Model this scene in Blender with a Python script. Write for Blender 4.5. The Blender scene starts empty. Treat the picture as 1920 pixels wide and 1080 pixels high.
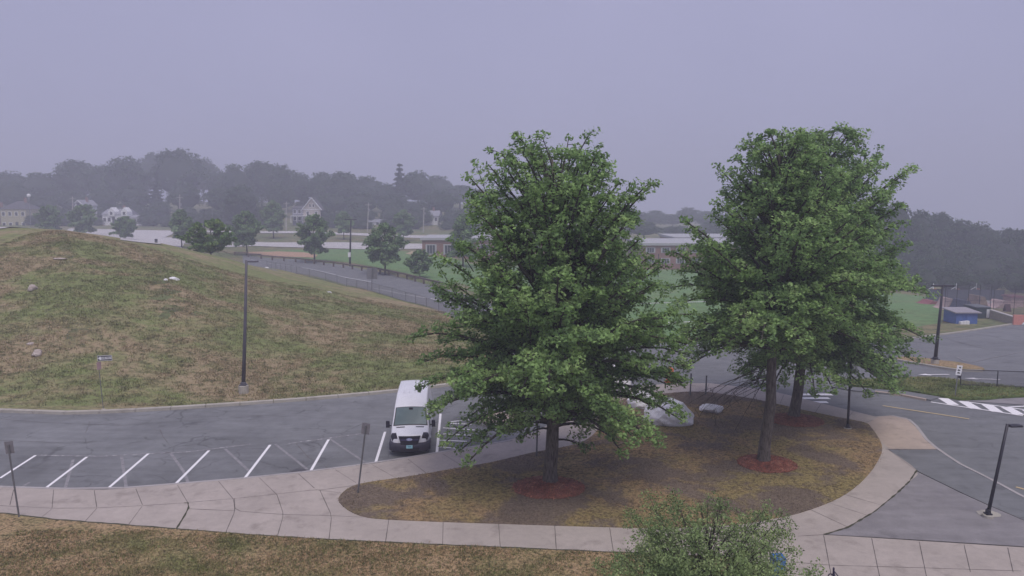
import bpy, bmesh, math, random
import numpy as np
from mathutils import Vector, Matrix
R = math.radians
S = bpy.context.scene
COL = S.collection
# ---------------------------------------------------------------- camera
CAMH, FPX, HOR = 12.0, 1400.0, 380.0
PITCH = math.atan((540 - HOR) / FPX)
cd = bpy.data.cameras.new("camera"); cam = bpy.data.objects.new("camera", cd); COL.objects.link(cam)
cd.sensor_width = 36; cd.lens = 36 * FPX / 1920; cd.clip_end = 3000; cd.clip_start = 0.1
cam.location = (0, 0, CAMH); cam.rotation_euler = (math.pi / 2 - PITCH, 0, 0)
S.camera = cam
# ---------------------------------------------------------------- world, sun, exposure
W = bpy.data.worlds.new("World"); S.world = W; W.use_nodes = True
nt = W.node_tree; nt.nodes.clear()
SUN_EL, SUN_AZ = R(62), R(200)
sky = nt.nodes.new('ShaderNodeTexSky'); sky.sky_type = 'NISHITA'; sky.sun_disc = False
sky.sun_elevation = SUN_EL; sky.sun_rotation = SUN_AZ; sky.air_density = 1.0; sky.dust_density = 4.0
b1 = nt.nodes.new('ShaderNodeBackground'); nt.links.new(sky.outputs[0], b1.inputs[0]); b1.inputs[1].default_value = 0.05
tc = nt.nodes.new('ShaderNodeTexCoord')
nz = nt.nodes.new('ShaderNodeTexNoise'); nz.inputs['Scale'].default_value = 1.6; nz.inputs['Detail'].default_value = 3
nt.links.new(tc.outputs['Generated'], nz.inputs['Vector'])
rp = nt.nodes.new('ShaderNodeValToRGB')
rp.color_ramp.elements[0].position = .3; rp.color_ramp.elements[1].position = .75
rp.color_ramp.elements[0].color = (.258, .262, .398, 1); rp.color_ramp.elements[1].color = (.330, .325, .482, 1)
nt.links.new(nz.outputs[0], rp.inputs[0])
b2 = nt.nodes.new('ShaderNodeBackground'); nt.links.new(rp.outputs[0], b2.inputs[0]); b2.inputs[1].default_value = 1.0
mx = nt.nodes.new('ShaderNodeMixShader'); mx.inputs[0].default_value = 0.88
nt.links.new(b1.outputs[0], mx.inputs[1]); nt.links.new(b2.outputs[0], mx.inputs[2])
wo = nt.nodes.new('ShaderNodeOutputWorld'); nt.links.new(mx.outputs[0], wo.inputs[0])
ld = bpy.data.lights.new("sun", 'SUN'); ld.energy = 1.5; ld.angle = R(32); ld.color = (1, .93, .86)
sun = bpy.data.objects.new("sun", ld); COL.objects.link(sun)
sun.rotation_euler = (math.pi / 2 - SUN_EL, 0, R(20)); sun.location = (0, -20, 60)
S.view_settings.view_transform = 'Standard'; S.view_settings.look = 'None'
S.view_settings.exposure = 0.5; S.view_settings.gamma = 1; S.view_settings.use_curve_mapping = False
S.cycles.volume_bounces = 1; S.cycles.max_bounces = 6; S.cycles.transparent_max_bounces = 8
# ---------------------------------------------------------------- tagging / linking
def link(o, parent=None):
    COL.objects.link(o)
    if parent is not None: o.parent = parent
    return o
def tag(o, label=None, cat=None, group=None, kind=None):
    if label: o['label'] = label
    if cat: o['category'] = cat
    if group: o['group'] = group
    if kind: o['kind'] = kind
    return o
def thing(name, label, cat, loc=(0, 0, 0), rz=0, group=None):
    o = bpy.data.objects.new(name, None); o.empty_display_size = .3; link(o)
    o.location = loc; o.rotation_euler = (0, 0, rz)
    return tag(o, label, cat, group)
def setlab(o, label): o['label'] = label
def copy_tree(o, parent=None):
    c = o.copy(); link(c, parent)
    for ch in o.children: copy_tree(ch, c)
    return c
# ---------------------------------------------------------------- materials
def hexc(r, g, b): # sRGB 0-255 -> linear
    f = lambda c: ((c / 255 + .055) / 1.055) ** 2.4 if c > 10 else c / 255 / 12.92
    return (f(r), f(g), f(b), 1)
class NT:
    def __init__(s, name, rough=.85, spec=.3):
        s.m = bpy.data.materials.new(name); s.m.use_nodes = True; s.t = s.m.node_tree
        s.b = s.t.nodes['Principled BSDF']; s.b.inputs['Roughness'].default_value = rough
        s.b.inputs['Specular IOR Level'].default_value = spec
        s.tc = s.t.nodes.new('ShaderNodeTexCoord').outputs['Object']
    def n(s, typ, **kw):
        x = s.t.nodes.new(typ)
        for k, v in kw.items():
            if k.startswith('_'): setattr(x, k[1:], v)
            else: s.set(x.inputs[k.replace('0', ' ') if k not in x.inputs else k], v)
        return x
    def set(s, sock, v):
        if isinstance(v, bpy.types.NodeSocket): s.t.links.new(v, sock)
        else: sock.default_value = v
    def mapv(s, scale=(1, 1, 1), rot=(0, 0, 0)):
        m = s.t.nodes.new('ShaderNodeMapping'); m.inputs['Scale'].default_value = scale; m.inputs['Rotation'].default_value = rot
        s.t.links.new(s.tc, m.inputs['Vector']); return m.outputs[0]
    def noise(s, scale, detail=4, rough=.55, vec=None, dist=0):
        x = s.t.nodes.new('ShaderNodeTexNoise'); x.inputs['Scale'].default_value = scale
        x.inputs['Detail'].default_value = detail; x.inputs['Roughness'].default_value = rough; x.inputs['Distortion'].default_value = dist
        s.t.links.new(vec if vec is not None else s.tc, x.inputs['Vector']); return x.outputs[0]
    def ramp(s, fac, stops):
        x = s.t.nodes.new('ShaderNodeValToRGB'); e = x.color_ramp.elements
        while len(e) < len(stops): e.new(.5)
        for i, (p, c) in enumerate(stops):
            e[i].position = p; e[i].color = c if isinstance(c, tuple) else (c, c, c, 1)
        s.t.links.new(fac, x.inputs[0]); return x.outputs[0]
    def mix(s, fac, a, b, mode='MIX'):
        x = s.t.nodes.new('ShaderNodeMix'); x.data_type = 'RGBA'; x.blend_type = mode
        s.set(x.inputs[0], fac); s.set(x.inputs[6], a); s.set(x.inputs[7], b); return x.outputs[2]
    def math(s, op, a, b=0.0):
        x = s.t.nodes.new('ShaderNodeMath'); x.operation = op; s.set(x.inputs[0], a); s.set(x.inputs[1], b); return x.outputs[0]
    def bump(s, h, strength=.5, dist=.05):
        x = s.t.nodes.new('ShaderNodeBump'); x.inputs['Strength'].default_value = strength; x.inputs['Distance'].default_value = dist
        s.t.links.new(h, x.inputs['Height']); s.t.links.new(x.outputs[0], s.b.inputs['Normal'])
    def col(s, c): s.set(s.b.inputs['Base Color'], c); return s
def simple(name, c, rough=.6, var=.12, scale=6, metal=0, spec=.4):
    m = NT(name, rough, spec); m.b.inputs['Metallic'].default_value = metal
    n = m.noise(scale, 4)
    lo = tuple(x * (1 - var) for x in c[:3]) + (1,); hi = tuple(min(1, x * (1 + var)) for x in c[:3]) + (1,)
    m.col(m.ramp(n, [(.3, lo), (.7, hi)])); return m.m
def asphalt(name, base, patch=.18, crack=.5):
    m = NT(name, .9, .25)
    big = m.noise(.25, 6, .6, dist=.4); mid = m.noise(1.6, 5, .65); fine = m.noise(45, 3, .7)
    streak = m.noise(.9, 4, .6, vec=m.mapv((.25, 2.2, 1), (0, 0, .12)))
    lo = tuple(x * (1 - patch) for x in base[:3]) + (1,); hi = tuple(x * (1 + patch) for x in base[:3]) + (1,)
    c = m.ramp(big, [(.3, lo), (.7, hi)])
    c = m.mix(.5, c, m.mix(1, c, m.ramp(mid, [(.25, .72), (.75, 1.25)]), 'MULTIPLY'))
    c = m.mix(.45, c, m.mix(1, c, m.ramp(streak, [(.3, .75), (.7, 1.22)]), 'MULTIPLY'))
    c = m.mix(1, c, m.ramp(fine, [(.25, .8), (.75, 1.2)]), 'MULTIPLY')
    # cracks: voronoi edges, distorted, broken up by a mask
    wv = m.t.nodes.new('ShaderNodeVectorMath'); wv.operation = 'MULTIPLY_ADD'
    dn = m.t.nodes.new('ShaderNodeTexNoise'); dn.inputs['Scale'].default_value = .8; dn.inputs['Detail'].default_value = 5
    m.t.links.new(m.tc, dn.inputs['Vector'])
    m.t.links.new(dn.outputs['Color'], wv.inputs[0]); wv.inputs[1].default_value = (1.6, 1.6, 0); m.t.links.new(m.tc, wv.inputs[2])
    v = m.t.nodes.new('ShaderNodeTexVoronoi'); v.feature = 'DISTANCE_TO_EDGE'; v.inputs['Scale'].default_value = .33
    m.t.links.new(wv.outputs[0], v.inputs['Vector'])
    cr = m.ramp(v.outputs['Distance'], [(.004, 1.0), (.013, 0.0)])
    mk = m.ramp(m.noise(.35, 2), [(.46, 0.0), (.54, 1.0)]); oil = m.ramp(m.noise(.75, 3, .5), [(.62, 0.0), (.7, .38)]); c = m.mix(oil, c, tuple(x * .45 for x in base[:3]) + (1,))
    f = m.math('MULTIPLY', m.math('MULTIPLY', cr, mk), crack)
    c = m.mix(f, c, (.02, .02, .022, 1))
    m.col(c); m.bump(fine, .25, .01); return m.m
def concrete(name, base):
    m = NT(name, .85, .25)
    c = m.ramp(m.noise(.45, 5, .6), [(.3, tuple(x * .88 for x in base[:3]) + (1,)), (.7, tuple(x * 1.08 for x in base[:3]) + (1,))])
    c = m.mix(1, c, m.ramp(m.noise(4, 5, .7), [(.2, .86), (.8, 1.1)]), 'MULTIPLY')
    c = m.mix(1, c, m.ramp(m.noise(60, 2, .7), [(.2, .88), (.8, 1.1)]), 'MULTIPLY')
    st = m.ramp(m.noise(1.1, 4, .6), [(.56, 0.0), (.72, .4)])
    c = m.mix(st, c, (.14, .115, .1, 1))
    m.col(c); m.bump(m.noise(30, 3), .15, .01); return m.m
def grass(name, dry, green, dark, soil=None, gmid=.5, tuft=2.6, bstr=.9, soilmask=(.6, .68), hill=False):
    m = NT(name, .95, .1)
    v = m.mapv((.8, 1.2, 1.0), (0, 0, .35)) if hill else m.tc
    big = m.noise(.11, 5, .62, vec=v, dist=.6); med = m.noise(.7, 5, .65, vec=v); sm = m.noise(tuft, 5, .7, vec=m.mapv((.75, 1.35, 1.3)) if hill else None)
    fine = m.noise(11, 5, .8)
    f = m.math('ADD', m.math('MULTIPLY', big, .72), m.math('MULTIPLY', med, .28))
    c = m.ramp(f, [(gmid - .06, dry), (gmid + .045, green)])
    c = m.mix(m.ramp(sm, [(.38, 1.0), (.52, 0.0)]), c, dark)
    c = m.mix(m.ramp(m.noise(.35, 4, .6, vec=v), [(.62, 0.0), (.74, .6)]), c, tuple(min(1, x * 1.25) for x in dry[:3]) + (1,))
    if soil:
        sn = m.noise(.28, 6, .68, dist=.5)
        c = m.mix(m.ramp(sn, [(soilmask[0], 0.0), (soilmask[1], .9)]), c, soil)
    c = m.mix(1, c, m.ramp(fine, [(.3, .6 if hill else .38), (.7, 1.4 if hill else 1.62)]), 'MULTIPLY')
    m.col(c)
    h = m.math('ADD', m.math('MULTIPLY', sm, .7), m.math('MULTIPLY', fine, .3))
    m.bump(h, bstr, .25 if hill else .08); return m.m
def leafmat(name, c1, c2, c3, trans=.25, scale=.9):
    m = NT(name, .6, .25)
    g = m.t.nodes.new('ShaderNodeNewGeometry')
    n = m.noise(scale, 2, .5)
    c = m.ramp(n, [(.3, c1), (.52, c2), (.72, c3)])
    rr = m.ramp(g.outputs['Random Per Island'], [(0, .45), (1, 1.55)])
    c = m.mix(1, c, rr, 'MULTIPLY'); m.col(c)
    t = m.t.nodes.new('ShaderNodeBsdfTranslucent'); m.t.links.new(c, t.inputs[0])
    x = m.t.nodes.new('ShaderNodeMixShader'); x.inputs[0].default_value = trans
    m.t.links.new(m.b.outputs[0], x.inputs[1]); m.t.links.new(t.outputs[0], x.inputs[2])
    m.t.links.new(x.outputs[0], m.t.nodes['Material Output'].inputs[0]); return m.m
def rockmat(name, a, b, c):
    m = NT(name, .8, .2)
    x = m.ramp(m.noise(2.2, 6, .7, dist=.8), [(.3, c), (.42, b), (.6, a)])
    x = m.mix(m.ramp(m.noise(9, 4, .7), [(.6, 0.0), (.72, .5)]), x, c)
    m.col(x); m.bump(m.noise(6, 6, .7), .6, .08); return m.m
def brickmat(name, a, b):
    m = NT(name, .9, .15)
    t = m.t.nodes.new('ShaderNodeTexBrick'); t.inputs['Scale'].default_value = 1
    t.inputs['Color1'].default_value = a; t.inputs['Color2'].default_value = b; t.inputs['Mortar'].default_value = (.3, .26, .24, 1)
    t.inputs['Brick Width'].default_value = .4; t.inputs['Row Height'].default_value = .13; t.inputs['Mortar Size'].default_value = .012
    m.t.links.new(m.mapv((1, 1, 1), (R(90), 0, 0)), t.inputs['Vector'])
    m.col(m.mix(1, t.outputs[0], m.ramp(m.noise(.6, 4), [(.3, .85), (.7, 1.15)]), 'MULTIPLY')); return m.m
M = {}
M['asphalt'] = asphalt('asphalt', (.195, .199, .208, 1), crack=.4)
M['asphalt_lot'] = asphalt('asphalt_lot', (.178, .181, .19, 1), patch=.22, crack=.4)
M['asphalt_dark'] = asphalt('asphalt_dark', (.178, .182, .192, 1), patch=.12, crack=.2)
M['asphalt_light'] = asphalt('asphalt_light', (.255, .24, .25, 1), patch=.12, crack=0)
M['asphalt_far'] = asphalt('asphalt_far', (.25, .24, .26, 1), patch=.1, crack=0)
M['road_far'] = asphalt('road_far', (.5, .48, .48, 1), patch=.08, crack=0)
M['concrete'] = concrete('concrete', (.44, .385, .35, 1))
M['concrete_warm'] = concrete('concrete_warm', (.47, .38, .32, 1))
M['granite'] = concrete('granite', (.44, .41, .36, 1))
M['kerbm'] = concrete('kerbm', (.42, .39, .39, 1))
M['joint'] = simple('joint', (.12, .105, .1, 1), .95, .4, 4)
M['weed'] = simple('weed', (.06, .06, .035, 1), .95, .5, 8)
def paintm(name, c, wear):
    m = NT(name, .7, .3); m.col(m.mix(m.ramp(m.noise(5, 6, .75), wear), c, (.2, .19, .2, 1))); return m.m
M['paint'] = paintm('paint', (.86, .84, .86, 1), [(.6, 0.0), (.75, .6)])
M['paint_worn'] = paintm('paint_worn', (.34, .33, .34, 1), [(.35, 0.0), (.6, 1.0)])
M['paint_dash'] = paintm('paint_dash', (.5, .49, .5, 1), [(.4, 0.0), (.5, 1.0)])
M['paint_yellow'] = paintm('paint_yellow', (.62, .48, .26, 1), [(.55, 0.0), (.8, .7)])
M['hill'] = grass('hill', (.37, .29, .18, 1), (.23, .265, .105, 1), (.16, .155, .075, 1), gmid=.505, tuft=1.9, hill=True)
M['lawn'] = grass('lawn', (.33, .23, .125, 1), (.28, .225, .1, 1), (.13, .1, .06, 1), soil=(.165, .128, .105, 1), soilmask=(.46, .54), tuft=5)
M['lawn_near'] = grass('lawn_near', (.39, .275, .16, 1), (.2, .2, .08, 1), (.1, .09, .045, 1), tuft=6, gmid=.56)
M['verge'] = grass('verge', (.21, .2, .08, 1), (.13, .18, .055, 1), (.06, .08, .03, 1), tuft=4, gmid=.46)
M['field'] = grass('field', (.175, .24, .10, 1), (.14, .245, .095, 1), (.12, .18, .07, 1), tuft=.6, bstr=.2, gmid=.45)
M['ground'] = grass('ground', (.24, .2, .11, 1), (.15, .18, .08, 1), (.09, .1, .05, 1), tuft=.8, bstr=.3)
M['dirt'] = simple('dirt', (.42, .27, .18, 1), .95, .15, 1.5)
M['sand'] = simple('sand', (.42, .34, .22, 1), .95, .15, 1.5)
M['mulch'] = simple('mulch', (.2, .08, .055, 1), .95, .5, 12)
M['mulch_chip'] = leafmat('mulch_chip', (.15, .05, .036, 1), (.29, .095, .065, 1), (.44, .2, .14, 1), 0, 3)
M['tuft_dry'] = leafmat('tuft_dry', (.22, .17, .08, 1), (.34, .26, .14, 1), (.44, .36, .21, 1), .15, .6)
M['tuft_green'] = leafmat('tuft_green', (.1, .12, .04, 1), (.17, .2, .065, 1), (.3, .25, .11, 1), .2, .5)
M['leaf'] = leafmat('leaf', (.15, .25, .095, 1), (.25, .39, .135, 1), (.40, .55, .22, 1), .5, 1.0)
M['leaf_shrub'] = leafmat('leaf_shrub', (.19, .265, .11, 1), (.27, .36, .15, 1), (.37, .44, .2, 1), .45, 1.2)
M['leaf_field'] = leafmat('leaf_field', (.11, .19, .085, 1), (.155, .25, .10, 1), (.2, .3, .12, 1), .2, .5)
M['leaf_bush'] = leafmat('leaf_bush', (.1, .19, .06, 1), (.15, .26, .07, 1), (.24, .33, .09, 1), .2, .5)
M['leaf_far'] = leafmat('leaf_far', (.035, .065, .034, 1), (.055, .09, .042, 1), (.08, .12, .05, 1), .1, .18)
M['leaf_con'] = leafmat('leaf_con', (.022, .035, .026, 1), (.03, .048, .032, 1), (.04, .06, .038, 1), .05, .2)
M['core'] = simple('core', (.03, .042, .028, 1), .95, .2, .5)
def barkm(name, a, b):
    m = NT(name, .95, .1); n = m.noise(5, 6, .7, vec=m.mapv((3, 3, .6)))
    m.col(m.ramp(n, [(.35, a), (.65, b)])); m.bump(n, .8, .05); return m.m
M['bark'] = barkm('bark', (.05, .042, .036, 1), (.19, .165, .145, 1))
M['bark_dark'] = barkm('bark_dark', (.045, .04, .035, 1), (.09, .08, .07, 1))
M['metal_grey'] = simple('metal_grey', (.17, .17, .18, 1), .5, .15, 4, .3)
M['sign_back'] = simple('sign_back', (.22, .21, .23, 1), .5, .15, 6, .2)
M['metal_dark'] = simple('metal_dark', (.035, .033, .045, 1), .45, .2, 4, .3)
M['galv'] = simple('galv', (.24, .24, .26, 1), .5, .15, 5, .4)
M['white_paint'] = simple('white_paint', (.8, .8, .82, 1), .5, .05, 3)
M['black_paint'] = simple('black_paint', (.02, .02, .025, 1), .5, .1, 3)
M['wood'] = simple('wood', (.14, .11, .09, 1), .9, .3, 3)
M['pole_wood'] = simple('pole_wood', (.4, .38, .36, 1), .9, .15, 2)
M['rock'] = rockmat('rock', (.9, .89, .91, 1), (.74, .73, .75, 1), (.27, .27, .28, 1))
M['rock_brown'] = rockmat('rock_brown', (.55, .48, .44, 1), (.36, .3, .27, 1), (.17, .14, .12, 1))
M['brick'] = brickmat('brick', (.3, .14, .11, 1), (.24, .11, .09, 1))
M['glass_dark'] = simple('glass_dark', (.05, .055, .07, 1), .15, .1, 2, 0, .5)
# ---------------------------------------------------------------- terrain
def sm(a, b, x):
    x = min(1, max(0, (x - a) / (b - a))); return x * x * (3 - 2 * x)
def pxt(px): return (px - 960) / 1400.0
HILLC = [ # px column, [(depth, height)...]
    (-1500, [(46, 0), (52, 1.9), (62, 4.8), (72, 7.2), (84, 8.8), (100, 9.0), (120, 8), (150, 6), (200, 4), (260, 4)]),
    (0,    [(43.5, 0), (47, .9), (52, 2.45), (60, 4.6), (70, 7.1), (80, 8.75), (88, 9.0), (100, 8.2), (120, 6.5), (150, 5.0), (200, 4), (260, 4)]),
    (120,  [(43.5, 0), (47, .9), (52, 2.45), (60, 4.7), (70, 7.2), (80, 8.9), (88, 9.0), (100, 8.2), (120, 6.3), (150, 4.6), (200, 3.6), (260, 4)]),
    (300,  [(43.8, 0), (48, .8), (54, 2.2), (62, 4.3), (72, 6.1), (82, 7.1), (92, 6.9), (105, 5.8), (130, 3.8), (165, 2.4), (200, 2.4), (260, 4)]),
    (420,  [(44.5, 0), (49, .7), (56, 1.9), (66, 3.7), (76, 4.7), (88, 5.1), (100, 4.4), (120, 2.9), (150, 1.0), (180, 1.0), (200, 1.8), (260, 3.6)]),
    (500,  [(44.8, 0), (50, .55), (58, 1.7), (68, 2.9), (80, 3.6), (95, 3.3), (110, 2.2), (130, .7), (150, .1), (180, .6), (200, 1.2), (260, 3.4)]),
    (640,  [(46.0, 0), (52, .5), (60, 1.3), (70, 2.0), (82, 2.0), (95, 1.1), (106, .35), (120, .0), (150, .0), (180, .4), (200, 1.0), (260, 3.2)]),
    (760,  [(47.5, 0), (54, .35), (62, .8), (70, .95), (80, .75), (90, .2), (100, 0), (120, 0), (150, 0), (180, .1), (200, .6), (260, 3)]),
    (860,  [(50.0, 0), (56, .15), (62, .3), (68, .25), (76, 0), (90, 0), (100, 0), (120, -.3), (150, -.5), (180, -.4), (200, .2), (260, 3)]),
    (950,  [(52.0, 0), (60, 0), (75, -.2), (90, -.6), (120, -1.2), (150, -1.6), (180, -1.6), (200, -1.2), (260, 1.5)]),
    (1100, [(50, 0), (60, -.2), (75, -.9), (90, -1.6), (120, -2.2), (150, -2.5), (180, -2.5), (220, -2.0), (280, .5)]),
    (1300, [(48, 0), (60, -.6), (75, -1.6), (90, -2.3), (120, -2.8), (150, -3.0), (200, -3.2), (260, -2.0)]),
    (1600, [(47, 0), (60, -.9), (75, -2.1), (90, -2.9), (120, -4.0), (160, -6.2), (200, -8), (260, -8)]),
    (1900, [(46, 0), (60, -.9), (75, -2.1), (90, -2.9), (110, -3.6), (130, -5.0), (160, -7), (200, -8), (260, -8)]),
    (3400, [(48, 0), (60, -.9), (75, -2.1), (90, -2.9), (120, -4.0), (160, -6.5), (200, -8), (260, -8)]),
]
COLT = [pxt(c[0]) for c in HILLC]
def mono(kn, y):
    if y <= kn[0][0]: return kn[0][1]
    if y >= kn[-1][0]:
        return kn[-1][1] + min(y - kn[-1][0], 160) * .055 if kn[-1][1] >= 3 else (kn[-1][1] - (y - kn[-1][0]) * .032 if kn[-1][1] < -5 else kn[-1][1])
    for i in range(len(kn) - 1):
        if y <= kn[i + 1][0]:
            x0, z0 = kn[i]; x1, z1 = kn[i + 1]
            h = x1 - x0; d = (z1 - z0) / h
            dm = (z0 - kn[i - 1][1]) / (x0 - kn[i - 1][0]) if i > 0 else 0.0
            dp = (kn[i + 2][1] - z1) / (kn[i + 2][0] - x1) if i + 2 < len(kn) else d
            m0 = .5 * (dm + d) if i > 0 else d * .6; m1 = .5 * (d + dp)
            if dm * d <= 0 and i > 0: m0 = 0
            if dp * d <= 0: m1 = 0
            u = (y - x0) / h
            return (2*u**3-3*u*u+1)*z0 + (u**3-2*u*u+u)*h*m0 + (-2*u**3+3*u*u)*z1 + (u**3-u*u)*h*m1
def TZ(X, Y):
    if Y < 43: return 0.0
    t = X / Y
    if t <= COLT[0]: z = mono(HILLC[0][1], Y)
    elif t >= COLT[-1]: z = mono(HILLC[-1][1], Y)
    else:
        for i in range(len(COLT) - 1):
            if t <= COLT[i + 1]:
                u = (t - COLT[i]) / (COLT[i + 1] - COLT[i])
                z = mono(HILLC[i][1], Y) * (1 - u) + mono(HILLC[i + 1][1], Y) * u; break
    if z > .6: # gentle undulation of the hill itself
        k = min(1, (z - .6) / 2) * min(1, max(0, 160 - Y) / 60)
        z += k * (.22 * math.sin(X * .21 + Y * .07) * math.sin(Y * .16 - X * .05) + .07 * math.sin(X * .7 + 1) * math.sin(Y * .55))
    return z
CF = (math.cos(PITCH), math.sin(PITCH))
def ray(px, py):
    u = (px - 960) / FPX; v = (540 - py) / FPX
    return (u, CF[0] + v * CF[1], -CF[1] + v * CF[0])
def G(px, py, zoff=0.0):
    d = ray(px, py)
    lo = 12.0
    y = lo; step = 1.0
    def f(y):
        k = y / d[1]; return (CAMH + d[2] * k) - TZ(d[0] * k, y) - zoff
    while y < 600:
        if f(y + step) < 0:
            a, b = y, y + step
            for _ in range(24):
                m = (a + b) / 2
                if f(m) < 0: b = m
                else: a = m
            k = a / d[1]; return Vector((d[0] * k, a, TZ(d[0] * k, a)))
        y += step
    k = y / d[1]; return Vector((d[0] * k, y, TZ(d[0] * k, y)))
def AT(px, py, Y): # point seen at a pixel, at depth Y
    d = ray(px, py); k = Y / d[1]; return Vector((d[0] * k, Y, CAMH + d[2] * k))
def GXY(pts): return [G(*p).to_2d() for p in pts]
# ---------------------------------------------------------------- mesh helpers
def mesh_obj(name, verts, faces, mat, parent=None, smooth=False):
    me = bpy.data.meshes.new(name); me.from_pydata([tuple(v) for v in verts], [], faces); me.update()
    if smooth: me.polygons.foreach_set('use_smooth', [True] * len(me.polygons))
    me.materials.append(mat); return link(bpy.data.objects.new(name, me), parent)
def np_mesh(name, V, k, mat, parent=None): # V (n*k,3) : n independent k-gons
    V = np.asarray(V, dtype=np.float32).reshape(-1, 3); n = len(V) // k
    me = bpy.data.meshes.new(name); me.vertices.add(len(V)); me.vertices.foreach_set('co', V.ravel())
    me.loops.add(len(V)); me.loops.foreach_set('vertex_index', np.arange(len(V), dtype=np.int32))
    me.polygons.add(n); me.polygons.foreach_set('loop_start', np.arange(0, len(V), k, dtype=np.int32))
    me.polygons.foreach_set('loop_total', np.full(n, k, dtype=np.int32))
    me.update(calc_edges=True); me.materials.append(mat)
    return link(bpy.data.objects.new(name, me), parent)
class MB:
    def __init__(s): s.v = []; s.f = []
    def add(s, v, f):
        o = len(s.v); s.v += [tuple(x) for x in v]; s.f += [tuple(i + o for i in q) for q in f]; return s
    def box(s, c, sz, rz=0, taper=1.0):
        hx, hy, hz = sz[0] / 2, sz[1] / 2, sz[2] / 2; ca, sa = math.cos(rz), math.sin(rz); v = []
        for z in (-hz, hz):
            k = 1 if z < 0 else taper
            for x, y in ((-hx, -hy), (hx, -hy), (hx, hy), (-hx, hy)):
                v.append((c[0] + (x * ca - y * sa) * k, c[1] + (x * sa + y * ca) * k, c[2] + z))
        return s.add(v, [(3, 2, 1, 0), (4, 5, 6, 7), (0, 1, 5, 4), (1, 2, 6, 5), (2, 3, 7, 6), (3, 0, 4, 7)])
    def tube(s, pts, rad, n=8, cap=True):
        pts = [Vector(p) for p in pts]; rad = rad if isinstance(rad, (list, tuple)) else [rad] * len(pts)
        v = []; f = []; ref = None
        for i, p in enumerate(pts):
            d = (pts[min(i + 1, len(pts) - 1)] - pts[max(i - 1, 0)]); d = d.normalized() if d.length > 1e-9 else Vector((0, 0, 1))
            a = Vector((1, 0, 0)) if abs(d.x) < .9 else Vector((0, 1, 0))
            if ref is not None: a = ref
            x = (a - d * a.dot(d)).normalized(); ref = x; y = d.cross(x)
            for k in range(n):
                an = 2 * math.pi * k / n; v.append(p + (x * math.cos(an) + y * math.sin(an)) * rad[i])
        for i in range(len(pts) - 1):
            for k in range(n):
                f.append((i * n + k, i * n + (k + 1) % n, (i + 1) * n + (k + 1) % n, (i + 1) * n + k))
        if cap: f.append(tuple(range(n - 1, -1, -1))); f.append(tuple((len(pts) - 1) * n + k for k in range(n)))
        return s.add(v, f)
    def lathe(s, c, prof, n=16): # prof [(r,z)]
        v = []; f = []
        for r, z in prof:
            for k in range(n):
                a = 2 * math.pi * k / n; v.append((c[0] + r * math.cos(a), c[1] + r * math.sin(a), c[2] + z))
        for i in range(len(prof) - 1):
            for k in range(n): f.append((i * n + k, i * n + (k + 1) % n, (i + 1) * n + (k + 1) % n, (i + 1) * n + k))
        f.append(tuple(range(n - 1, -1, -1))); f.append(tuple((len(prof) - 1) * n + k for k in range(n)))
        return s.add(v, f)
    def build(s, name, mat, parent=None, smooth=False, bevel=0):
        o = mesh_obj(name, s.v, s.f, mat, parent, smooth)
        if bevel:
            b = o.modifiers.new('b', 'BEVEL'); b.width = bevel; b.segments = 2; b.limit_method = 'ANGLE'
        return o
def catmull(pts, n=5, closed=False):
    P = [Vector(p) for p in pts]; out = []; N = len(P)
    rng = range(N) if closed else range(N - 1)
    for i in rng:
        p0 = P[(i - 1) % N] if closed or i > 0 else P[0] * 2 - P[1]
        p1 = P[i]; p2 = P[(i + 1) % N]
        p3 = P[(i + 2) % N] if closed or i + 2 < N else P[-1] * 2 - P[-2]
        for k in range(n):
            t = k / n
            out.append(.5 * ((2 * p1) + (p2 - p0) * t + (2 * p0 - 5 * p1 + 4 * p2 - p3) * t * t + (3 * p1 - p0 - 3 * p2 + p3) * t ** 3))
    if not closed: out.append(P[-1])
    return out
def drape(name, poly, off, mat, res=0, skirt=.0, label=None, kind='structure'):
    """poly: world XY outline, laid on the terrain `off` above it; res = cell size of the drape"""
    bm = bmesh.new(); vs = [bm.verts.new((p[0], p[1], 0)) for p in poly]
    es = [bm.edges.new((vs[i], vs[(i + 1) % len(vs)])) for i in range(len(vs))]
    bmesh.ops.triangle_fill(bm, use_beauty=True, edges=es)
    for f in bm.faces:
        if f.normal.z < 0: f.normal_flip()
    if res:
        xs = [p[0] for p in poly]; ys = [p[1] for p in poly]
        x = math.floor(min(xs) / res) * res
        while x < max(xs):
            bmesh.ops.bisect_plane(bm, geom=bm.verts[:] + bm.edges[:] + bm.faces[:], plane_co=(x, 0, 0), plane_no=(1, 0, 0)); x += res
        y = math.floor(min(ys) / res) * res
        while y < max(ys):
            bmesh.ops.bisect_plane(bm, geom=bm.verts[:] + bm.edges[:] + bm.faces[:], plane_co=(0, y, 0), plane_no=(0, 1, 0)); y += res
        bmesh.ops.triangulate(bm, faces=bm.faces[:])
    for v in bm.verts: v.co.z = TZ(v.co.x, v.co.y) + off
    if skirt:
        be = [e for e in bm.edges if len(e.link_faces) == 1]
        r = bmesh.ops.extrude_edge_only(bm, edges=be)
        for v in [g for g in r['geom'] if isinstance(g, bmesh.types.BMVert)]: v.co.z -= skirt
        bmesh.ops.recalc_face_normals(bm, faces=bm.faces[:])
    me = bpy.data.meshes.new(name); bm.to_mesh(me); bm.free(); me.materials.append(mat)
    o = link(bpy.data.objects.new(name, me)); tag(o, label, None, None, kind); return o
def resample(pts, d):
    P = [Vector(p) for p in pts]; out = [P[0]]; acc = 0
    for a, b in zip(P, P[1:]):
        L = (b - a).length; s = d - acc
        while s < L: out.append(a + (b - a) * (s / L)); s += d
        acc = L - (s - d)
    if (out[-1] - P[-1]).length > d * .3: out.append(P[-1])
    return out
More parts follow.
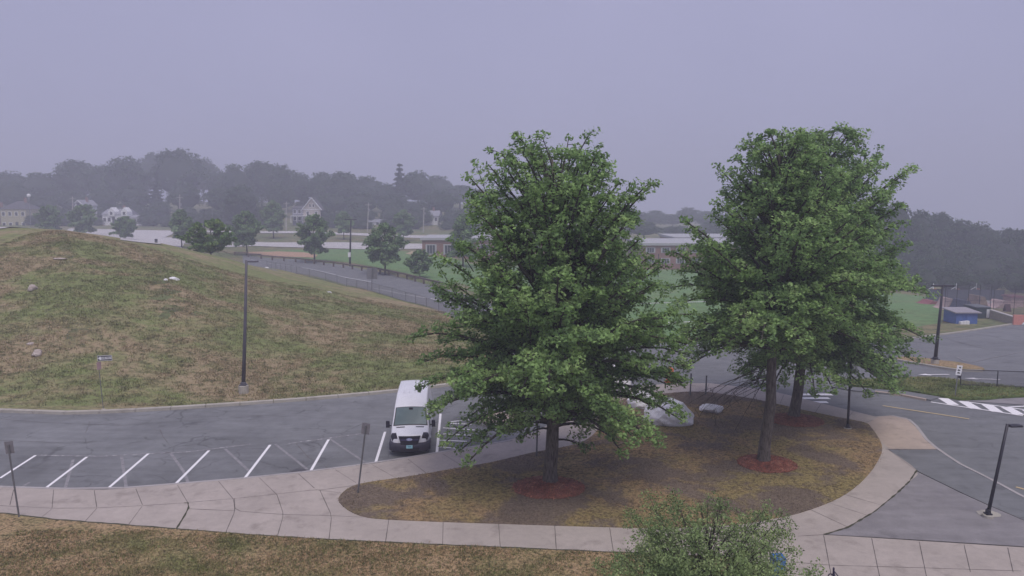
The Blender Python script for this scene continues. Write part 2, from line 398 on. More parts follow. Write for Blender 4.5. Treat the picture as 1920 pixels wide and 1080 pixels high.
def ribbon_mb(mb, pts, w, off, h=0.0, step=2.0, wobble=0, gap=None, rng=None):
    """flat strip (h=0) or kerb-like bar (h>0) laid along world XY points"""
    P = resample([Vector((p[0], p[1])) for p in pts], step)
    if len(P) < 2: return
    n = []
    for i in range(len(P)):
        d = (P[min(i + 1, len(P) - 1)] - P[max(i - 1, 0)]).normalized(); n.append(Vector((-d.y, d.x)))
    ww = [w / 2 * (1 + (rng.uniform(-wobble, wobble) if rng else 0)) for _ in P]
    segs = [(i, i + 1) for i in range(len(P) - 1)]
    for i, j in segs:
        a, b = P[i], P[j]
        if gap:
            d = (b - a).normalized(); a = a + d * gap / 2; b = b - d * gap / 2
        c = [a + n[i] * ww[i], a - n[i] * ww[i], b - n[j] * ww[j], b + n[j] * ww[j]]
        z = [TZ(q.x, q.y) + off for q in c]
        top = [(q.x, q.y, zz + h) for q, zz in zip(c, z)]
        if h:
            lo = [(q.x, q.y, zz - .1) for q, zz in zip(c, z)]
            mb.add(top + lo, [(0, 1, 2, 3), (1, 0, 4, 5), (2, 1, 5, 6), (3, 2, 6, 7), (0, 3, 7, 4)])
        else: mb.add(top, [(0, 1, 2, 3)])
def ribbons(name, lines, w, off, mat, h=0.0, step=2.0, wobble=0, gap=None, seed=1, px=True):
    mb = MB(); rng = random.Random(seed)
    for L in lines: ribbon_mb(mb, GXY(L) if px else L, w, off, h, step, wobble, gap, rng)
    o = mb.build(name, mat); tag(o, kind='structure'); return o
# ================================================================ GROUND
# one terrain sheet, polar rows so it is fine near the camera, out past the horizon haze
ts = [-3.0, -2.2, -1.7, -1.3, -1.1] + list(np.linspace(-.95, .95, 190)) + [1.1, 1.3, 1.7, 2.2, 3.0]
ys = [-30, 0, 6, 14, 24, 34, 42.9] + list(np.arange(43.4, 60, .8)) + list(np.arange(60, 130, 1.4)) + list(np.arange(130, 320, 4)) + [340, 380, 430, 500, 600, 700, 800, 900]
V = []; F = []
for y in ys:
    for t in ts:
        yy = max(y, 30); x = t * yy; V.append((x, y, TZ(x, y) if y > 43 else 0.0))
n = len(ts)
for i in range(len(ys) - 1):
    for j in range(n - 1): F.append((i * n + j, i * n + j + 1, (i + 1) * n + j + 1, (i + 1) * n + j))
ter = mesh_obj('ground', V, F, M['ground'], None, True); tag(ter, kind='structure')
sp = lambda pts, n=5: [tuple(p) for p in catmull(GXY(pts), n)]
def wp(pts): return [tuple(p) for p in GXY(pts)]
# hill grass sheet (its own texture) -------------------------------------
kerb_px = [(-700, 765), (-350, 768), (-150, 770), (0, 772), (120, 776), (200, 774), (330, 767), (480, 757), (600, 748), (740, 735), (810, 727), (875, 719), (925, 708), (955, 690)]
kerbw = [tuple(p) for p in catmull(GXY(kerb_px), 6)]
hill_edge = [(958, 672), (945, 652), (915, 632), (880, 610), (830, 584), (800, 577), (700, 549), (620, 530), (560, 515), (500, 502), (455, 494)]
he = [tuple(p) for p in catmull([G(*p).to_2d() for p in hill_edge], 4)]
hillpoly = [(p[0], p[1] + .1) for p in kerbw] + he + [(-62, 152), (-95, 160), (-170, 160), (-170, 60)]
drape('hill_grass', hillpoly, .035, M['hill'], res=2.0)
# asphalt: driveway + parking lot + campus road --------------------------
near_edge = [(-700, 880), (-300, 903), (0, 918), (80, 921), (196, 923), (325, 913), (455, 902), (580, 889), (703, 873), (818, 854), (900, 840), (960, 830)]
drive = kerbw + [tuple(p) for p in GXY([(985, 670), (1010, 680), (1060, 700), (1150, 735), (1230, 760), (1010, 845)])] + [tuple(p) for p in reversed(GXY(near_edge))]
drape('driveway', drive, .004, M['asphalt'], res=3.0)
lot_top = [(-700, 838), (-200, 850), (-60, 852), (30, 853), (120, 856), (230, 855), (330, 849), (420, 841), (520, 828), (620, 813), (720, 800), (770, 790), (845, 776)]
ltw = catmull(GXY(lot_top), 4)
lot = [tuple(p) for p in ltw] + wp([(900, 779), (905, 838), (818, 855)]) + [tuple(p) for p in reversed(GXY(near_edge[:-3]))]
drape('parking_bays', lot, .008, M['asphalt_lot'], res=0)
# campus road coming round the hill, past the oaks and out to the right
road_far_edge = [(455, 478), (560, 487), (640, 497), (720, 512), (800, 533), (860, 549), (940, 575), (1020, 600), (1120, 625), (1240, 643), (1340, 640), (1500, 636), (1700, 634), (1920, 604), (2150, 572)]
road_near = [(455, 494), (560, 513), (640, 532), (720, 553), (800, 574), (880, 608), (945, 650), (958, 675)]
rd = wp(road_far_edge) + wp([(2500, 700), (2500, 1000), (2100, 1060), (1900, 1035), (1545, 1010), (1500, 900), (1240, 850), (1010, 800)]) + [tuple(p) for p in reversed(catmull(GXY(road_near), 3))]
drape('campus_road', rd, .03, M['asphalt_dark'], res=2.5)
# ---- smoother, lighter asphalt of the road in the foreground right
# concrete walks (raised) -------------------------------------------------
KH = .13
lawn_edge_low = [(635, 940), (640, 952), (658, 966), (685, 976), (727, 980.5), (830, 985), (920, 988), (1040, 992), (1140, 995), (1240, 997), (1340, 993), (1400, 988), (1450, 979), (1500, 968), (1560, 946), (1600, 922), (1630, 893), (1648, 865), (1654, 846), (1648, 828), (1634, 808), (1620, 797)]
lawn_edge_far = [(1560, 785), (1500, 772), (1430, 756), (1380, 747), (1330, 740), (1290, 739), (1250, 742), (1190, 748), (1150, 762), (1132, 785), (1120, 812), (1092, 834), (1050, 845), (1000, 854), (920, 873), (860, 883), (800, 894), (742, 903), (700, 909), (670, 915), (650, 924)]
lawn_px = lawn_edge_low + lawn_edge_far
lawnw = [tuple(p) for p in catmull(GXY(lawn_px), 3, True)]
# the walk sheet: one outline around the island
walk_out = [(-700, 880), (-300, 903), (0, 919), (80, 922), (196, 924), (325, 914), (455, 903), (580, 890), (703, 874), (818, 855), (900, 840), (960, 828), (1010, 812), (1040, 792), (1060, 768), (1090, 747), (1150, 731), (1240, 724), (1290, 722), (1330, 722), (1440, 735), (1500, 750), (1560, 765), (1640, 785), (1672, 783), (1700, 788), (1720, 806), (1735, 828), (1757, 847)]
walk_in = [(1665, 847.5), (1719, 887), (1705, 908), (1680, 932), (1640, 965), (1590, 995), (1545, 1009)]
bottom = [(1700, 1019), (1920, 1033), (2300, 1058), (2300, 1250), (1420, 1250), (1390, 1054), (1240, 1047), (1040, 1037.5), (830, 1028.5), (620, 1019), (480, 1010), (330, 998), (100, 980), (0, 968), (-300, 935), (-700, 890)]
walk = wp(walk_out) + [tuple(p) for p in catmull(GXY(walk_in), 3)] + wp(bottom)
# hole for the lawn is not needed: the lawn sheet lies 3 cm above the walk
drape('pavement', walk, KH, M['concrete'], res=0, skirt=.16)
drape('pavement_corner_slab', [(p[0] * 1, p[1]) for p in wp([(1626, 799), (1646, 786), (1672, 784), (1699, 789), (1719, 807), (1734, 829), (1755, 846.5), (1667, 846.5), (1650, 830), (1637, 812)])], KH + .006, M['concrete_warm'])
drape('lawn_island', lawnw, KH + .03, M['lawn'], res=0, skirt=.06)
nl = wp([(-700, 892), (-300, 937), (0, 969), (100, 981.5), (330, 999.5), (480, 1011), (620, 1020), (830, 1030), (1040, 1039), (1240, 1048.5), (1390, 1055), (1425, 1260), (-700, 1260)])
drape('lawn_front', nl, KH + .02, M['lawn_near'], skirt=.15)
# right-hand asphalt pieces, flush with the walk
drape('pavement_strip', wp([(1667, 848), (1757, 848), (1800, 877), (1860, 907), (1920, 940), (2150, 1050), (2150, 1090), (1920, 981), (1850, 951), (1800, 928), (1719, 888)]), KH - .002, M['asphalt_dark'], skirt=.14)
tri = wp([(1719, 889), (1800, 929), (1850, 952), (1920, 982), (2150, 1092), (2150, 1048), (1920, 1031), (1700, 1017), (1548, 1008)]) + [tuple(p) for p in reversed(catmull(GXY(walk_in[1:]), 3))][1:-1]
drape('pavement_triangle', tri, KH - .006, M['asphalt_light'])
# small paved island with rounded kerb beside the hatch
isl = catmull(GXY([(892, 789), (903, 781), (930, 777), (965, 776), (985, 780), (980, 795), (950, 801), (915, 801), (897, 796)]), 4, True)
drape('pavement_island', [tuple(p) for p in isl], KH, M['concrete_warm'], skirt=.13)
ribbons('kerb_island', [[tuple(p) for p in isl] + [tuple(isl[0])]], .16, .01, M['kerbm'], h=KH + .008, step=.5, px=False)
# kerbs -----------------------------------------------------------------
ribbons('kerb_hill', [kerbw], .34, .0, M['granite'], h=.16, step=1.9, gap=.035, wobble=.06, px=False)
ribbons('kerb_bays', [near_edge], .15, .0, M['kerbm'], h=KH + .012, step=2.4, gap=.015)
ribbons('kerb_corner', [[(1672, 783), (1700, 787), (1720, 805), (1736, 828), (1758, 847), (1800, 875), (1860, 905), (1920, 938), (2150, 1048)]], .15, .0, M['kerbm'], h=KH + .012, step=1.2, gap=.01)
# joints -----------------------------------------------------------------
JO = KH + .005
j_big = [
 [(-300, 918), (0, 954), (40, 956), (98, 959), (182, 958.5), (268, 954), (345, 949)],
 [(352, 948), (437, 941), (440, 941)], [(437, 941), (520, 932), (592, 924), (604, 924)],
 [(352, 948), (354, 958), (345, 974), (331, 998)],
 [(604, 924), (672, 915), ], [(592, 924), (640, 930)],
 [(440, 941), (441, 964), (532, 971), (622, 973), (680, 976)], [(354, 960), (441, 964)],
 [(26, 924), (19, 953)], [(101, 924), (98, 959)], [(177, 925), (182, 958.5)], [(255, 922), (268, 954)], [(333, 915), (352, 948)], [(410, 908), (437, 941)], [(486, 901), (519, 933)], [(560, 894), (592, 923)], [(629, 886), (668, 911)], [(697, 876), (743, 902)], [(765, 866), (800, 893)], [(830, 856), (870, 881)],
 [(98, 960), (80, 975)], [(182, 959), (160, 984)], [(267, 955), (240, 992)], [(438, 942), (441, 964), (423, 1006)], [(519, 932), (532, 971), (520, 1013)], [(600, 925), (622, 973), (617, 1018)],
 [(729, 981), (723, 1023)], [(831, 985), (830, 1028)], [(935, 989), (938, 1032)], [(1040, 992), (1043, 1037)], [(1143, 996), (1150, 1042)], [(1250, 997), (1260, 1047)],
 [(1544, 1010), (1557, 1080), (1575, 1160)], [(1634, 1016), (1647, 1080), (1665, 1160)], [(1723, 1022), (1735, 1080), (1750, 1160)], [(1807, 1028), (1819, 1080)], [(1889, 1034), (1899, 1080)],
 [(1545, 1009), (1495, 1012)], [(1580, 932), (1658, 955)], [(1555, 949), (1628, 973)], [(1518, 961), (1590, 995)],
 [(1470, 1060), (1560, 1067), (1735, 1072), (1920, 1078)],
 [(1640, 829), (1745, 832)], [(1668, 803), (1693, 832), (1700, 847)], [(1660, 847.5), (1757, 847.5)], [(1665, 847.5), (1719, 888), (1800, 928), (1850, 951.5), (1920, 981.5), (2100, 1068)],
 [(1545, 1009), (1700, 1018.5), (1920, 1032.5), (2150, 1048)],
 [(1330, 723), (1322, 739)], [(1400, 730), (1396, 749)], [(1470, 743), (1462, 762)], [(1540, 760), (1528, 778)], [(1600, 775), (1588, 790)], [(1620, 797), (1660, 785)]]
ribbons('pavement_joints', j_big, .022, JO, M['joint'], step=.5, wobble=.3)
ribbons('pavement_joint_weeds', [walk_in[1:], [(345, 949), (353, 949), (354, 958), (346, 974), (331, 998)]], .06, JO + .004, M['weed'], step=.18, wobble=.7)
ribbons('lawn_edge_soil', [[(0, 968), (100, 980), (330, 998), (480, 1010), (620, 1019), (830, 1028.5), (1040, 1037.5), (1240, 1047), (1390, 1054)]], .1, JO + .005, M['weed'], step=.3, wobble=.5)
# road paint ---------------------------------------------------------------
PO = .014
bays = [[(0, 897), (67, 854)], [(80, 920), (163, 857)], [(197, 921), (278, 851)], [(326, 911), (392, 845)], [(456, 901), (507, 834)], [(580, 888), (617, 823)], [(703, 872), (722, 810)], [(-75, 902), (-15, 862)], [(-200, 898), (-130, 852)], [(819, 850), (826, 776)]]
ribbons('bay_lines', bays, .13, PO, M['paint'], step=.6)
hat = [[(831, 802.5), (895, 807)], [(831, 814), (884, 816.5)], [(824, 825.5), (875, 828)], [(823, 838), (865, 842)], [(844, 794), (886, 796)], [(845, 791), (893, 786)]]
ribbons('hatch_lines', hat, .1, PO, M['paint'], step=.6)
old = [[(55, 905), (35, 918)], [(137, 862), (122, 918)], [(228, 856), (237, 916)], [(320, 850), (345, 885), (354, 909)], [(422, 842), (470, 886)], [(516, 833), (576, 880)], [(617, 822), (690, 871)], [(-20, 890), (-60, 918)]]
ribbons('worn_lines', old, .13, PO - .002, M['paint_worn'], step=.5)
ribbons('worn_edge_line', [[(70, 854), (190, 856), (330, 848)], [(310, 850), (350, 848), (470, 833)], [(540, 832), (680, 813)]], .12, PO - .001, M['paint_dash'], step=.4)
RO = .05
ribbons('crosswalk', [[(1745, 755), (1800, 763.5), (1860, 772), (1918, 781)], [(1800, 753.5), (1860, 761), (1920, 769.5), (2000, 780)], [(1940, 762), (1885, 765)]], .16, RO, M['paint'], step=1)
ribbons('crosswalk_bars', [[(1768, 748), (1788, 760.5)], [(1806, 754), (1830, 768)], [(1850, 760), (1870, 774)], [(1886, 765), (1911, 779)], [(1926, 771), (1950, 784)]], .6, RO + .004, M['paint'], step=1)
ribbons('centre_line', [[(1655, 762), (1700, 769), (1760, 778), (1817, 787)], [(1905, 915), (1960, 930)]], .13, RO, M['paint_yellow'], step=1)
ribbons('second_crosswalk', [[(1500, 741), (1560, 741)], [(1497, 748), (1555, 748)], [(1500, 755), (1552, 755.5)]], .45, RO, M['paint'], step=1)
ribbons('far_parking_lines', [[(1715, 641), (1920, 616)], [(1795, 671), (1815, 682), (1840, 676), (1920, 660)], [(1834, 690), (1845, 697), (1866, 696)], [(1908, 718), (1960, 726)], [(1710, 654), (1745, 662)], [(1780, 636), (1850, 655)], [(1850, 628), (1930, 648)]], .12, RO + .01, M['paint_worn'], step=2)
def arrow(px, py, s, rz):
    c = G(px, py); mb = MB(); P = [(-1.5, -.12), (.3, -.12), (.3, -.42), (1.3, 0), (.3, .42), (.3, .12), (-1.5, .12)]
    ca, sa = math.cos(rz) * s, math.sin(rz) * s
    v = [(c.x + x * ca - y * sa, c.y + x * sa + y * ca) for x, y in P]
    mb.add([(x, y, TZ(x, y) + RO + .02) for x, y in v], [(0, 1, 5, 6), (2, 3, 4), (1, 2, 4, 5)]); return mb
for k, a in enumerate(((1748, 704, .85, R(185)), (1838, 712, .85, R(170)))):
    tag(arrow(*a).build('lane_arrow', M['paint']), kind='structure')
ribbons('road_edge_line', [[(700, 541), (780, 556), (860, 571), (930, 598)], [(470, 487), (560, 501), (700, 530)]], .16, RO, M['paint'], step=3)
# dark patches, drain covers and worn spots in the bays
def spot(name, px, py, rx, ry, mat, off=.012, seed=0):
    c = G(px, py); rg = random.Random(seed); P = []
    for k in range(22):
        a = 2 * math.pi * k / 22; r = 1 + rg.uniform(-.08, .08) if seed else 1
        P.append((c.x + rx * r * math.cos(a), c.y + ry * r * math.sin(a)))
    return drape(name, P, off, mat)
spot('manhole_cover', 560, 884, .34, .36, simple('iron', (.075, .072, .08, 1), .7, .3, 20), .013)
spot('asphalt_patch', 500, 890, .5, .3, M['asphalt_dark'], .012, 3); spot('asphalt_patch', 668, 871, .6, .3, M['asphalt_dark'], .012, 4)
ribbons('road_cracks', [[(300, 805), (305, 818), (318, 835)], [(160, 812), (166, 800), (168, 790)], [(195, 795), (225, 796)], [(205, 794), (218, 795)], [(290, 807), (310, 810), (330, 808)], [(440, 790), (500, 783), (560, 780), (620, 786)], [(555, 832), (580, 860), (600, 866), (620, 884)], [(0, 826), (100, 830), (180, 829)], [(0, 786), (90, 793), (230, 798), (400, 786), (560, 776)], [(30, 876), (100, 880), (160, 884)], [(340, 783), (470, 780), (600, 768)]], .022, .013, M['joint'], step=.35, wobble=.8)
# verge, parking-lot island and grass beyond ----------------------------------
verge = wp([(1560, 716), (1690, 712), (1740, 710), (1790, 715), (1840, 722), (1920, 730), (2200, 745), (2200, 748), (1920, 746), (1880, 748), (1850, 751), (1800, 752), (1750, 744), (1700, 735), (1600, 726)])
drape('verge', verge, .16, M['verge'], res=2.5, skirt=.12)
drape('pavement_far_side', wp([(1560, 728), (1700, 737), (1750, 745), (1762, 747), (1745, 753), (1700, 744), (1600, 735)]), .11, M['asphalt_dark'], res=2.5, skirt=.1)
drape('pavement_far_corner', wp([(1802, 753.5), (1850, 752.5), (1880, 749.5), (1920, 747.5), (2200, 749), (2200, 775), (1935, 762), (1880, 758)]), .06, M['asphalt_light'], res=2.5)
ribbons('kerb_far_side', [[(1640, 737), (1706, 745), (1745, 754)]], .2, .02, M['concrete_warm'], h=.12, step=1.5, gap=.05)
pis = [(1683, 677), (1690, 672), (1730, 674), (1765, 679), (1800, 683), (1840, 692), (1841, 697), (1800, 696), (1740, 687)]
drape('lot_island', [tuple(p) for p in catmull(GXY(pis), 3, True)], .16, M['lawn_near'], res=2.5, skirt=.12)
ribbons('kerb_lot_island', [[(1681, 677), (1740, 688), (1800, 697), (1842, 698)]], .3, .02, M['granite'], h=.16, step=2, gap=.05)
ribbons('kerb_lot', [[(1560, 650), (1712, 635), (1800, 624), (1920, 605), (2100, 578)]], .3, .02, M['granite'], h=.14, step=3, gap=.02)
drape('grass_behind_lot', wp([(1560, 646), (1712, 632), (1800, 622), (1920, 603), (2150, 570), (2150, 556), (1920, 590), (1800, 606), (1700, 612), (1560, 620)]), .05, M['ground'], res=4)
# sports fields
drape('football_field', wp([(960, 500), (1100, 505), (1250, 506), (1450, 520), (1600, 540), (1765, 560), (1765, 606), (1640, 625), (1440, 631), (1240, 632), (1130, 612), (1000, 580), (900, 545), (860, 520)]), .06, M['field'], res=4)
ribbons('field_lines', [[(1180, 608), (1320, 603)], [(1200, 570), (1340, 566)]], .3, .09, M['paint'], step=3)
drape('running_track', wp([(1340, 545), (1400, 552), (1440, 562), (1470, 590), (1440, 596), (1400, 575), (1330, 556)]), .1, M['dirt'], res=4)
drape('baseball_field', wp([(500, 470), (600, 468), (700, 468), (810, 476), (900, 500), (960, 530), (960, 560), (900, 552), (830, 534), (740, 508), (660, 493), (560, 484), (470, 476)]), .06, M['field'], res=5)
drape('infield', wp([(455, 473), (520, 472), (570, 474), (596, 479), (590, 484), (560, 483), (460, 476)]), .12, M['dirt'], res=5)
drape('sand_edge', wp([(760, 476), (775, 471), (788, 476), (780, 481)]), .12, M['sand'], res=5)
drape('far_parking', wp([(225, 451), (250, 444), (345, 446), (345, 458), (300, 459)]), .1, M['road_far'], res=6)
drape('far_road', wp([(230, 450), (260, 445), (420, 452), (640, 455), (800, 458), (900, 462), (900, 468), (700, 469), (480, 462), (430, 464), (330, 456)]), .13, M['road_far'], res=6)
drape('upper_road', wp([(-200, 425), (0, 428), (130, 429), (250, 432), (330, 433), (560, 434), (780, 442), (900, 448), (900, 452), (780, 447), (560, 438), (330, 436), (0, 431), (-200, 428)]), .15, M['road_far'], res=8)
# ================================================================ VEGETATION
def leaf_quads(rs, C, size, up=.55, out=None, asp=.55, spread=None):
    """kite leaves at centres C (n,3); normals biased upward/outward; returns (n*4,3)"""
    n = len(C)
    N = rs.normal(size=(n, 3)); N[:, 2] += up * 2
    if out is not None: N += out * .9
    N /= np.linalg.norm(N, axis=1, keepdims=True)
    A = rs.normal(size=(n, 3)); A -= N * (A * N).sum(1, keepdims=True); A /= np.linalg.norm(A, axis=1, keepdims=True)
    B = np.cross(N, A); s = size * rs.uniform(.65, 1.3, (n, 1))
    V = np.empty((n, 4, 3)); bend = N * s * .18
    V[:, 0] = C - A * s; V[:, 1] = C + B * s * asp - bend; V[:, 2] = C + A * s * .9; V[:, 3] = C - B * s * asp - bend
    return V.reshape(-1, 3)
def tuft_pts(rs, T, n, rad, flat=.7):
    """n points around every tuft centre"""
    k = len(T); P = rs.normal(size=(k, n, 3)); P /= np.linalg.norm(P, axis=2, keepdims=True) + 1e-9
    P *= rs.uniform(.25, 1, (k, n, 1)) ** .6 * rad * rs.uniform(.7, 1.25, (k, 1, 1)); P[:, :, 2] *= flat
    return (T[:, None, :] + P).reshape(-1, 3)
def broad_tree(seed, H, zlow, prof, nb=110, leaf=.12, per=26, tr=.42, droop=.35, sub=8, trad=.34, trunk_h=None, subr=1.3, asc=.75, bend=(0, 0), lean=(0, 0), bmin=.35, lobes=5, twig=.014, up=.55, lobamp=.16, clear=None, extra=()):
    """returns wood MB, limb MB, leaf vertex array.  prof: function of height -> crown radius"""
    rg = random.Random(seed); rs = np.random.RandomState(seed)
    trunk = MB(); limbs = MB()
    def ax(z):
        k = z / H; w_ = .05 * min(1, z); return Vector((lean[0] * k + bend[0] * math.sin(k * 3.1) + w_ * math.sin(z * 1.3 + seed), lean[1] * k + bend[1] * math.sin(k * 3.1) + w_ * math.sin(z * 1.7), z))
    zs = [0, .12, .35, .8, 1.6, 3] + list(np.linspace(4, H * .93, 9)) if H > 7 else [0, .1, .3] + list(np.linspace(.8, H * .9, 6))
    rr = [tr * (1.55 if z == 0 else 1.28 if z < .15 else 1.1 if z < .4 else 1) * max(.07, (1 - z / (H * 1.0)) ** .8) for z in zs]
    trunk.tube([ax(z) for z in zs], rr, 12)
    ph = [rg.uniform(0, 6.28) for _ in range(4)]
    T = []; O = []
    for b in range(nb + len(extra)):
        q = (b + .5) / nb; zt = zlow + (H - zlow) * ((b * .7548777 + rg.uniform(-.05, .05)) % 1)
        az = b * 2.39996 + rg.uniform(-.35, .35)
        lob = 1 + lobamp * math.sin(lobes * az + ph[0] + zt * .9) + .1 * math.sin(3 * az - zt * 1.7 + ph[1])
        r = prof(zt) * lob * (rg.uniform(.72, 1.05) if b % 4 else rg.uniform(.35, .75))
        if b >= nb: az, zt, r = extra[b - nb]
        elif clear and zt < clear and -math.sin(az) > .25: continue
        if b < nb and clear == 3.1 and zt < 6 and -math.sin(az) > 0 and math.cos(az) < -.2: r *= .9
        if b < 7: zt = H * (1 - .015 * b * rg.random() * 3); r = prof(H * .93) * rg.uniform(.1, .8)
        k = max(0.0, (zt - zlow) / (H - zlow))
        slope = asc * (k ** .8) - droop * (1 - k) ** 1.5
        zb = zt - slope * r - (.6 if k > .4 else 0); zb = min(max(zb, bmin + .25 * zlow + (1.2 if H > 7 else .3)), H * .9)
        p0 = ax(zb); d = Vector((math.cos(az), math.sin(az), 0)); p3 = ax(zt) * 1.0; p3 = Vector((p3.x, p3.y, zt)) + d * r
        p1 = p0 + d * r * .3 + Vector((0, 0, (zt - zb) * .25 + (.35 if k < .5 else .1) * r * .5)); p2 = p0 + d * r * .68 + Vector((0, 0, (zt - zb) * .68 + (.22 if k < .5 else .05) * r))
        pts = []
        for i in range(7):
            t = i / 6; a = (1 - t) ** 3; bb = 3 * t * (1 - t) ** 2; c = 3 * t * t * (1 - t); e = t ** 3
            pts.append(p0 * a + p1 * bb + p2 * c + p3 * e)
        r0 = min(.022 * r + .02, tr * .35) * (1 if H > 7 else .6)
        limbs.tube(pts, [r0 * (1 - .85 * i / 6) + twig * .6 for i in range(7)], 5, False)
        m = max(2, int(sub * r / 3.5))
        for j in range(m):
            t = .28 + .72 * (j + rg.random()) / m; x = t * 6; i = min(5, int(x)); P = pts[i].lerp(pts[i + 1], x - i)
            sg = 1 if j % 2 else -1; an = az + sg * rg.uniform(.5, 1.25); L = subr * rg.uniform(.45, 1) * (1.15 - .75 * t)
            E = P + Vector((math.cos(an) * L, math.sin(an) * L, L * rg.uniform(-.15, .6) * (1 if k > .3 else .4)))
            mid = P.lerp(E, .5) + Vector((0, 0, .08 * L))
            limbs.tube([P, mid, E], [twig * 1.2, twig, twig * .5], 4, False)
            T.append(E); O.append(d)
            if L > .5: T.append(mid + Vector((rg.uniform(-.2, .2), rg.uniform(-.2, .2), rg.uniform(-.05, .25)))); O.append(d)
        T.append(p3); O.append(d)
    if H > 12:
        for s_ in range(46):
            az = rg.uniform(0, 6.283); zt = H * rg.uniform(.5, .93); r = prof(zt) * rg.uniform(.55, .98); d = Vector((math.cos(az), math.sin(az), 0))
            P = ax(zt - .9); P = Vector((P.x, P.y, zt - .9)) + d * r * .82; E = Vector((P.x + d.x * r * .2, P.y + d.y * r * .2, zt + rg.uniform(.2, 1.0))); 
            if E.z > H + .1: E.z = H + rg.uniform(-.5, .15)
            limbs.tube([P, P.lerp(E, .5), E], [.02, .014, .006], 4, False)
            for q in (.35, .6, .82, 1.0): T.append(P.lerp(E, q) + Vector((rg.uniform(-.14, .14), rg.uniform(-.14, .14), 0)) * (1.3 - q)); O.append(d)
    T = np.array([tuple(v) for v in T]); O = np.array([tuple(v) for v in O])
    T = T[T[:, 2] > .9]; O = O[:len(T)]
    C = tuft_pts(rs, T, per, trad); OO = np.repeat(O, per, axis=0)
    return trunk, limbs, leaf_quads(rs, C, leaf, up=up, out=OO)
def put_tree(name, label, cat, loc, tree, leafm, bark, group=None, rz=0):
    t = thing(name, label, cat, loc, rz, group)
    trunk, limbs, LV = tree
    tk = trunk.build('trunk', bark, t, True); limbs.build('limbs', M['bark_dark'], tk, True)
    np_mesh('crown', LV, 4, leafm, t); return t
def profile(kn):
    def f(z):
        if z <= kn[0][0]: return kn[0][1]
        for (a, b), (c, d) in zip(kn, kn[1:]):
            if z <= c: u = (z - a) / (c - a); return b + (d - b) * u
        return kn[-1][1]
    return f
# crown outlines read off the photograph at each trunk's own distance, in metres
b1 = G(1032, 912); b2 = G(1432, 873); b3 = G(1488, 788)
oak1 = broad_tree(11, AT(1045, 250, b1.y).z, 1.4, profile([(1.8, 3.3), (2.8, 4.6), (3.8, 5.1), (5.2, 5.4), (7, 5.5), (8.2, 5.4), (9.4, 4.9), (10.5, 4.2), (12, 3.75), (13, 3.5), (13.9, 2.7), (14.6, 1.7), (15.2, .9)]), nb=225, leaf=.088, per=24, tr=.30, sub=12, trad=.27, up=.85, subr=1.25, bend=(.1, 0), lobamp=.1, asc=1.15, clear=3.1, extra=[(3.14, 4.3, 5.5), (3.3, 3.4, 5.2), (2.95, 3.0, 5.3), (3.5, 2.5, 4.7), (3.1, 6.4, 5.9), (3.75, 1.9, 4.2), (3.0, 5.2, 5.6), (3.35, 1.8, 4.0), (0, 4.5, 5.5), (-.2, 3.2, 5.3), (-.45, 2.5, 4.5), (.15, 6.0, 5.8), (-.1, 5.3, 5.5), (-.9, 2.6, 3.9)])
put_tree('oak_tree', 'large leafy oak on the left of the lawn island, its boughs overlapping the white van', 'tree', b1, oak1, M['leaf'], M['bark'], 'oaks on the lawn island')
oak2 = broad_tree(23, AT(1452, 243, b2.y).z, 4.1, profile([(4.0, 3.6), (5.5, 4.4), (7, 4.4), (8.4, 4.3), (9.8, 4.5), (11, 3.8), (12.7, 2.8), (14, 1.9), (15, 1.2), (16, .4)]), nb=175, leaf=.088, per=22, tr=.28, sub=12, trad=.27, up=.85, subr=1.3, bend=(.22, 0), lean=(.1, 0), lobamp=.16, asc=1.1, clear=5.6, extra=[(3.14, 5.2, 4.6), (3.3, 7.6, 4.6), (3.1, 9.8, 4.5), (2.9, 4.4, 4.0), (3.4, 6.3, 4.5)])
put_tree('oak_tree', 'oak with a bare leaning lower trunk in the mulch ring right of the boulders', 'tree', b2, oak2, M['leaf'], M['bark'], 'oaks on the lawn island')
oak3 = broad_tree(37, AT(1545, 243, b3.y).z, 2.2, profile([(2.0, 4.6), (3, 5.4), (4.5, 5.9), (6, 5.8), (7.6, 5.6), (9.4, 5.2), (10.8, 4.3), (12.9, 3.8), (14.3, 3.0), (15.2, 2.0), (16, .8)]), nb=215, leaf=.1, per=22, tr=.3, sub=12, trad=.32, up=.85, subr=1.4, lean=(1.3, 0), lobamp=.13, asc=1.1, extra=[(0, 2.3, 5.2), (-.4, 2.1, 4.6), (-.2, 3.6, 5.7), (-.9, 2.3, 3.8), (-.6, 3.2, 5.0), (.1, 5.0, 6.0), (-1.3, 2.8, 3.4)])
put_tree('oak_tree', 'farthest right oak, partly behind its neighbour, with an ivy-green trunk by the far pavement', 'tree', b3, oak3, M['leaf'], M['bark'], 'oaks on the lawn island')
# dead hanging twigs under the middle oak
rgt = random.Random(4); dt = MB()
for k in range(17):
    P = AT(1442 - rgt.uniform(0, 22), 690 + rgt.uniform(-8, 30), b2.y - rgt.uniform(-.4, .4)); E = P + Vector((-rgt.uniform(.6, 3.2), rgt.uniform(-1.6, 1.2), -rgt.uniform(.5, 2.1)))
    m = P.lerp(E, .5) + Vector((0, 0, rgt.uniform(0, .35))); dt.tube([P, m, E], [.02, .011, .005], 4, False)
    for q in range(3):
        a = m.lerp(E, rgt.random()); dt.tube([a, a + Vector((rgt.uniform(-.5, .3), rgt.uniform(-.3, .3), -rgt.uniform(.2, .6)))], [.009, .004], 4, False)
tw = dt.build('dead_twigs', M['bark_dark']); ok2 = [o for o in S.objects if o.name.startswith('oak_tree.001')][0]
tw.location = -Vector(b2); tw.parent = ok2
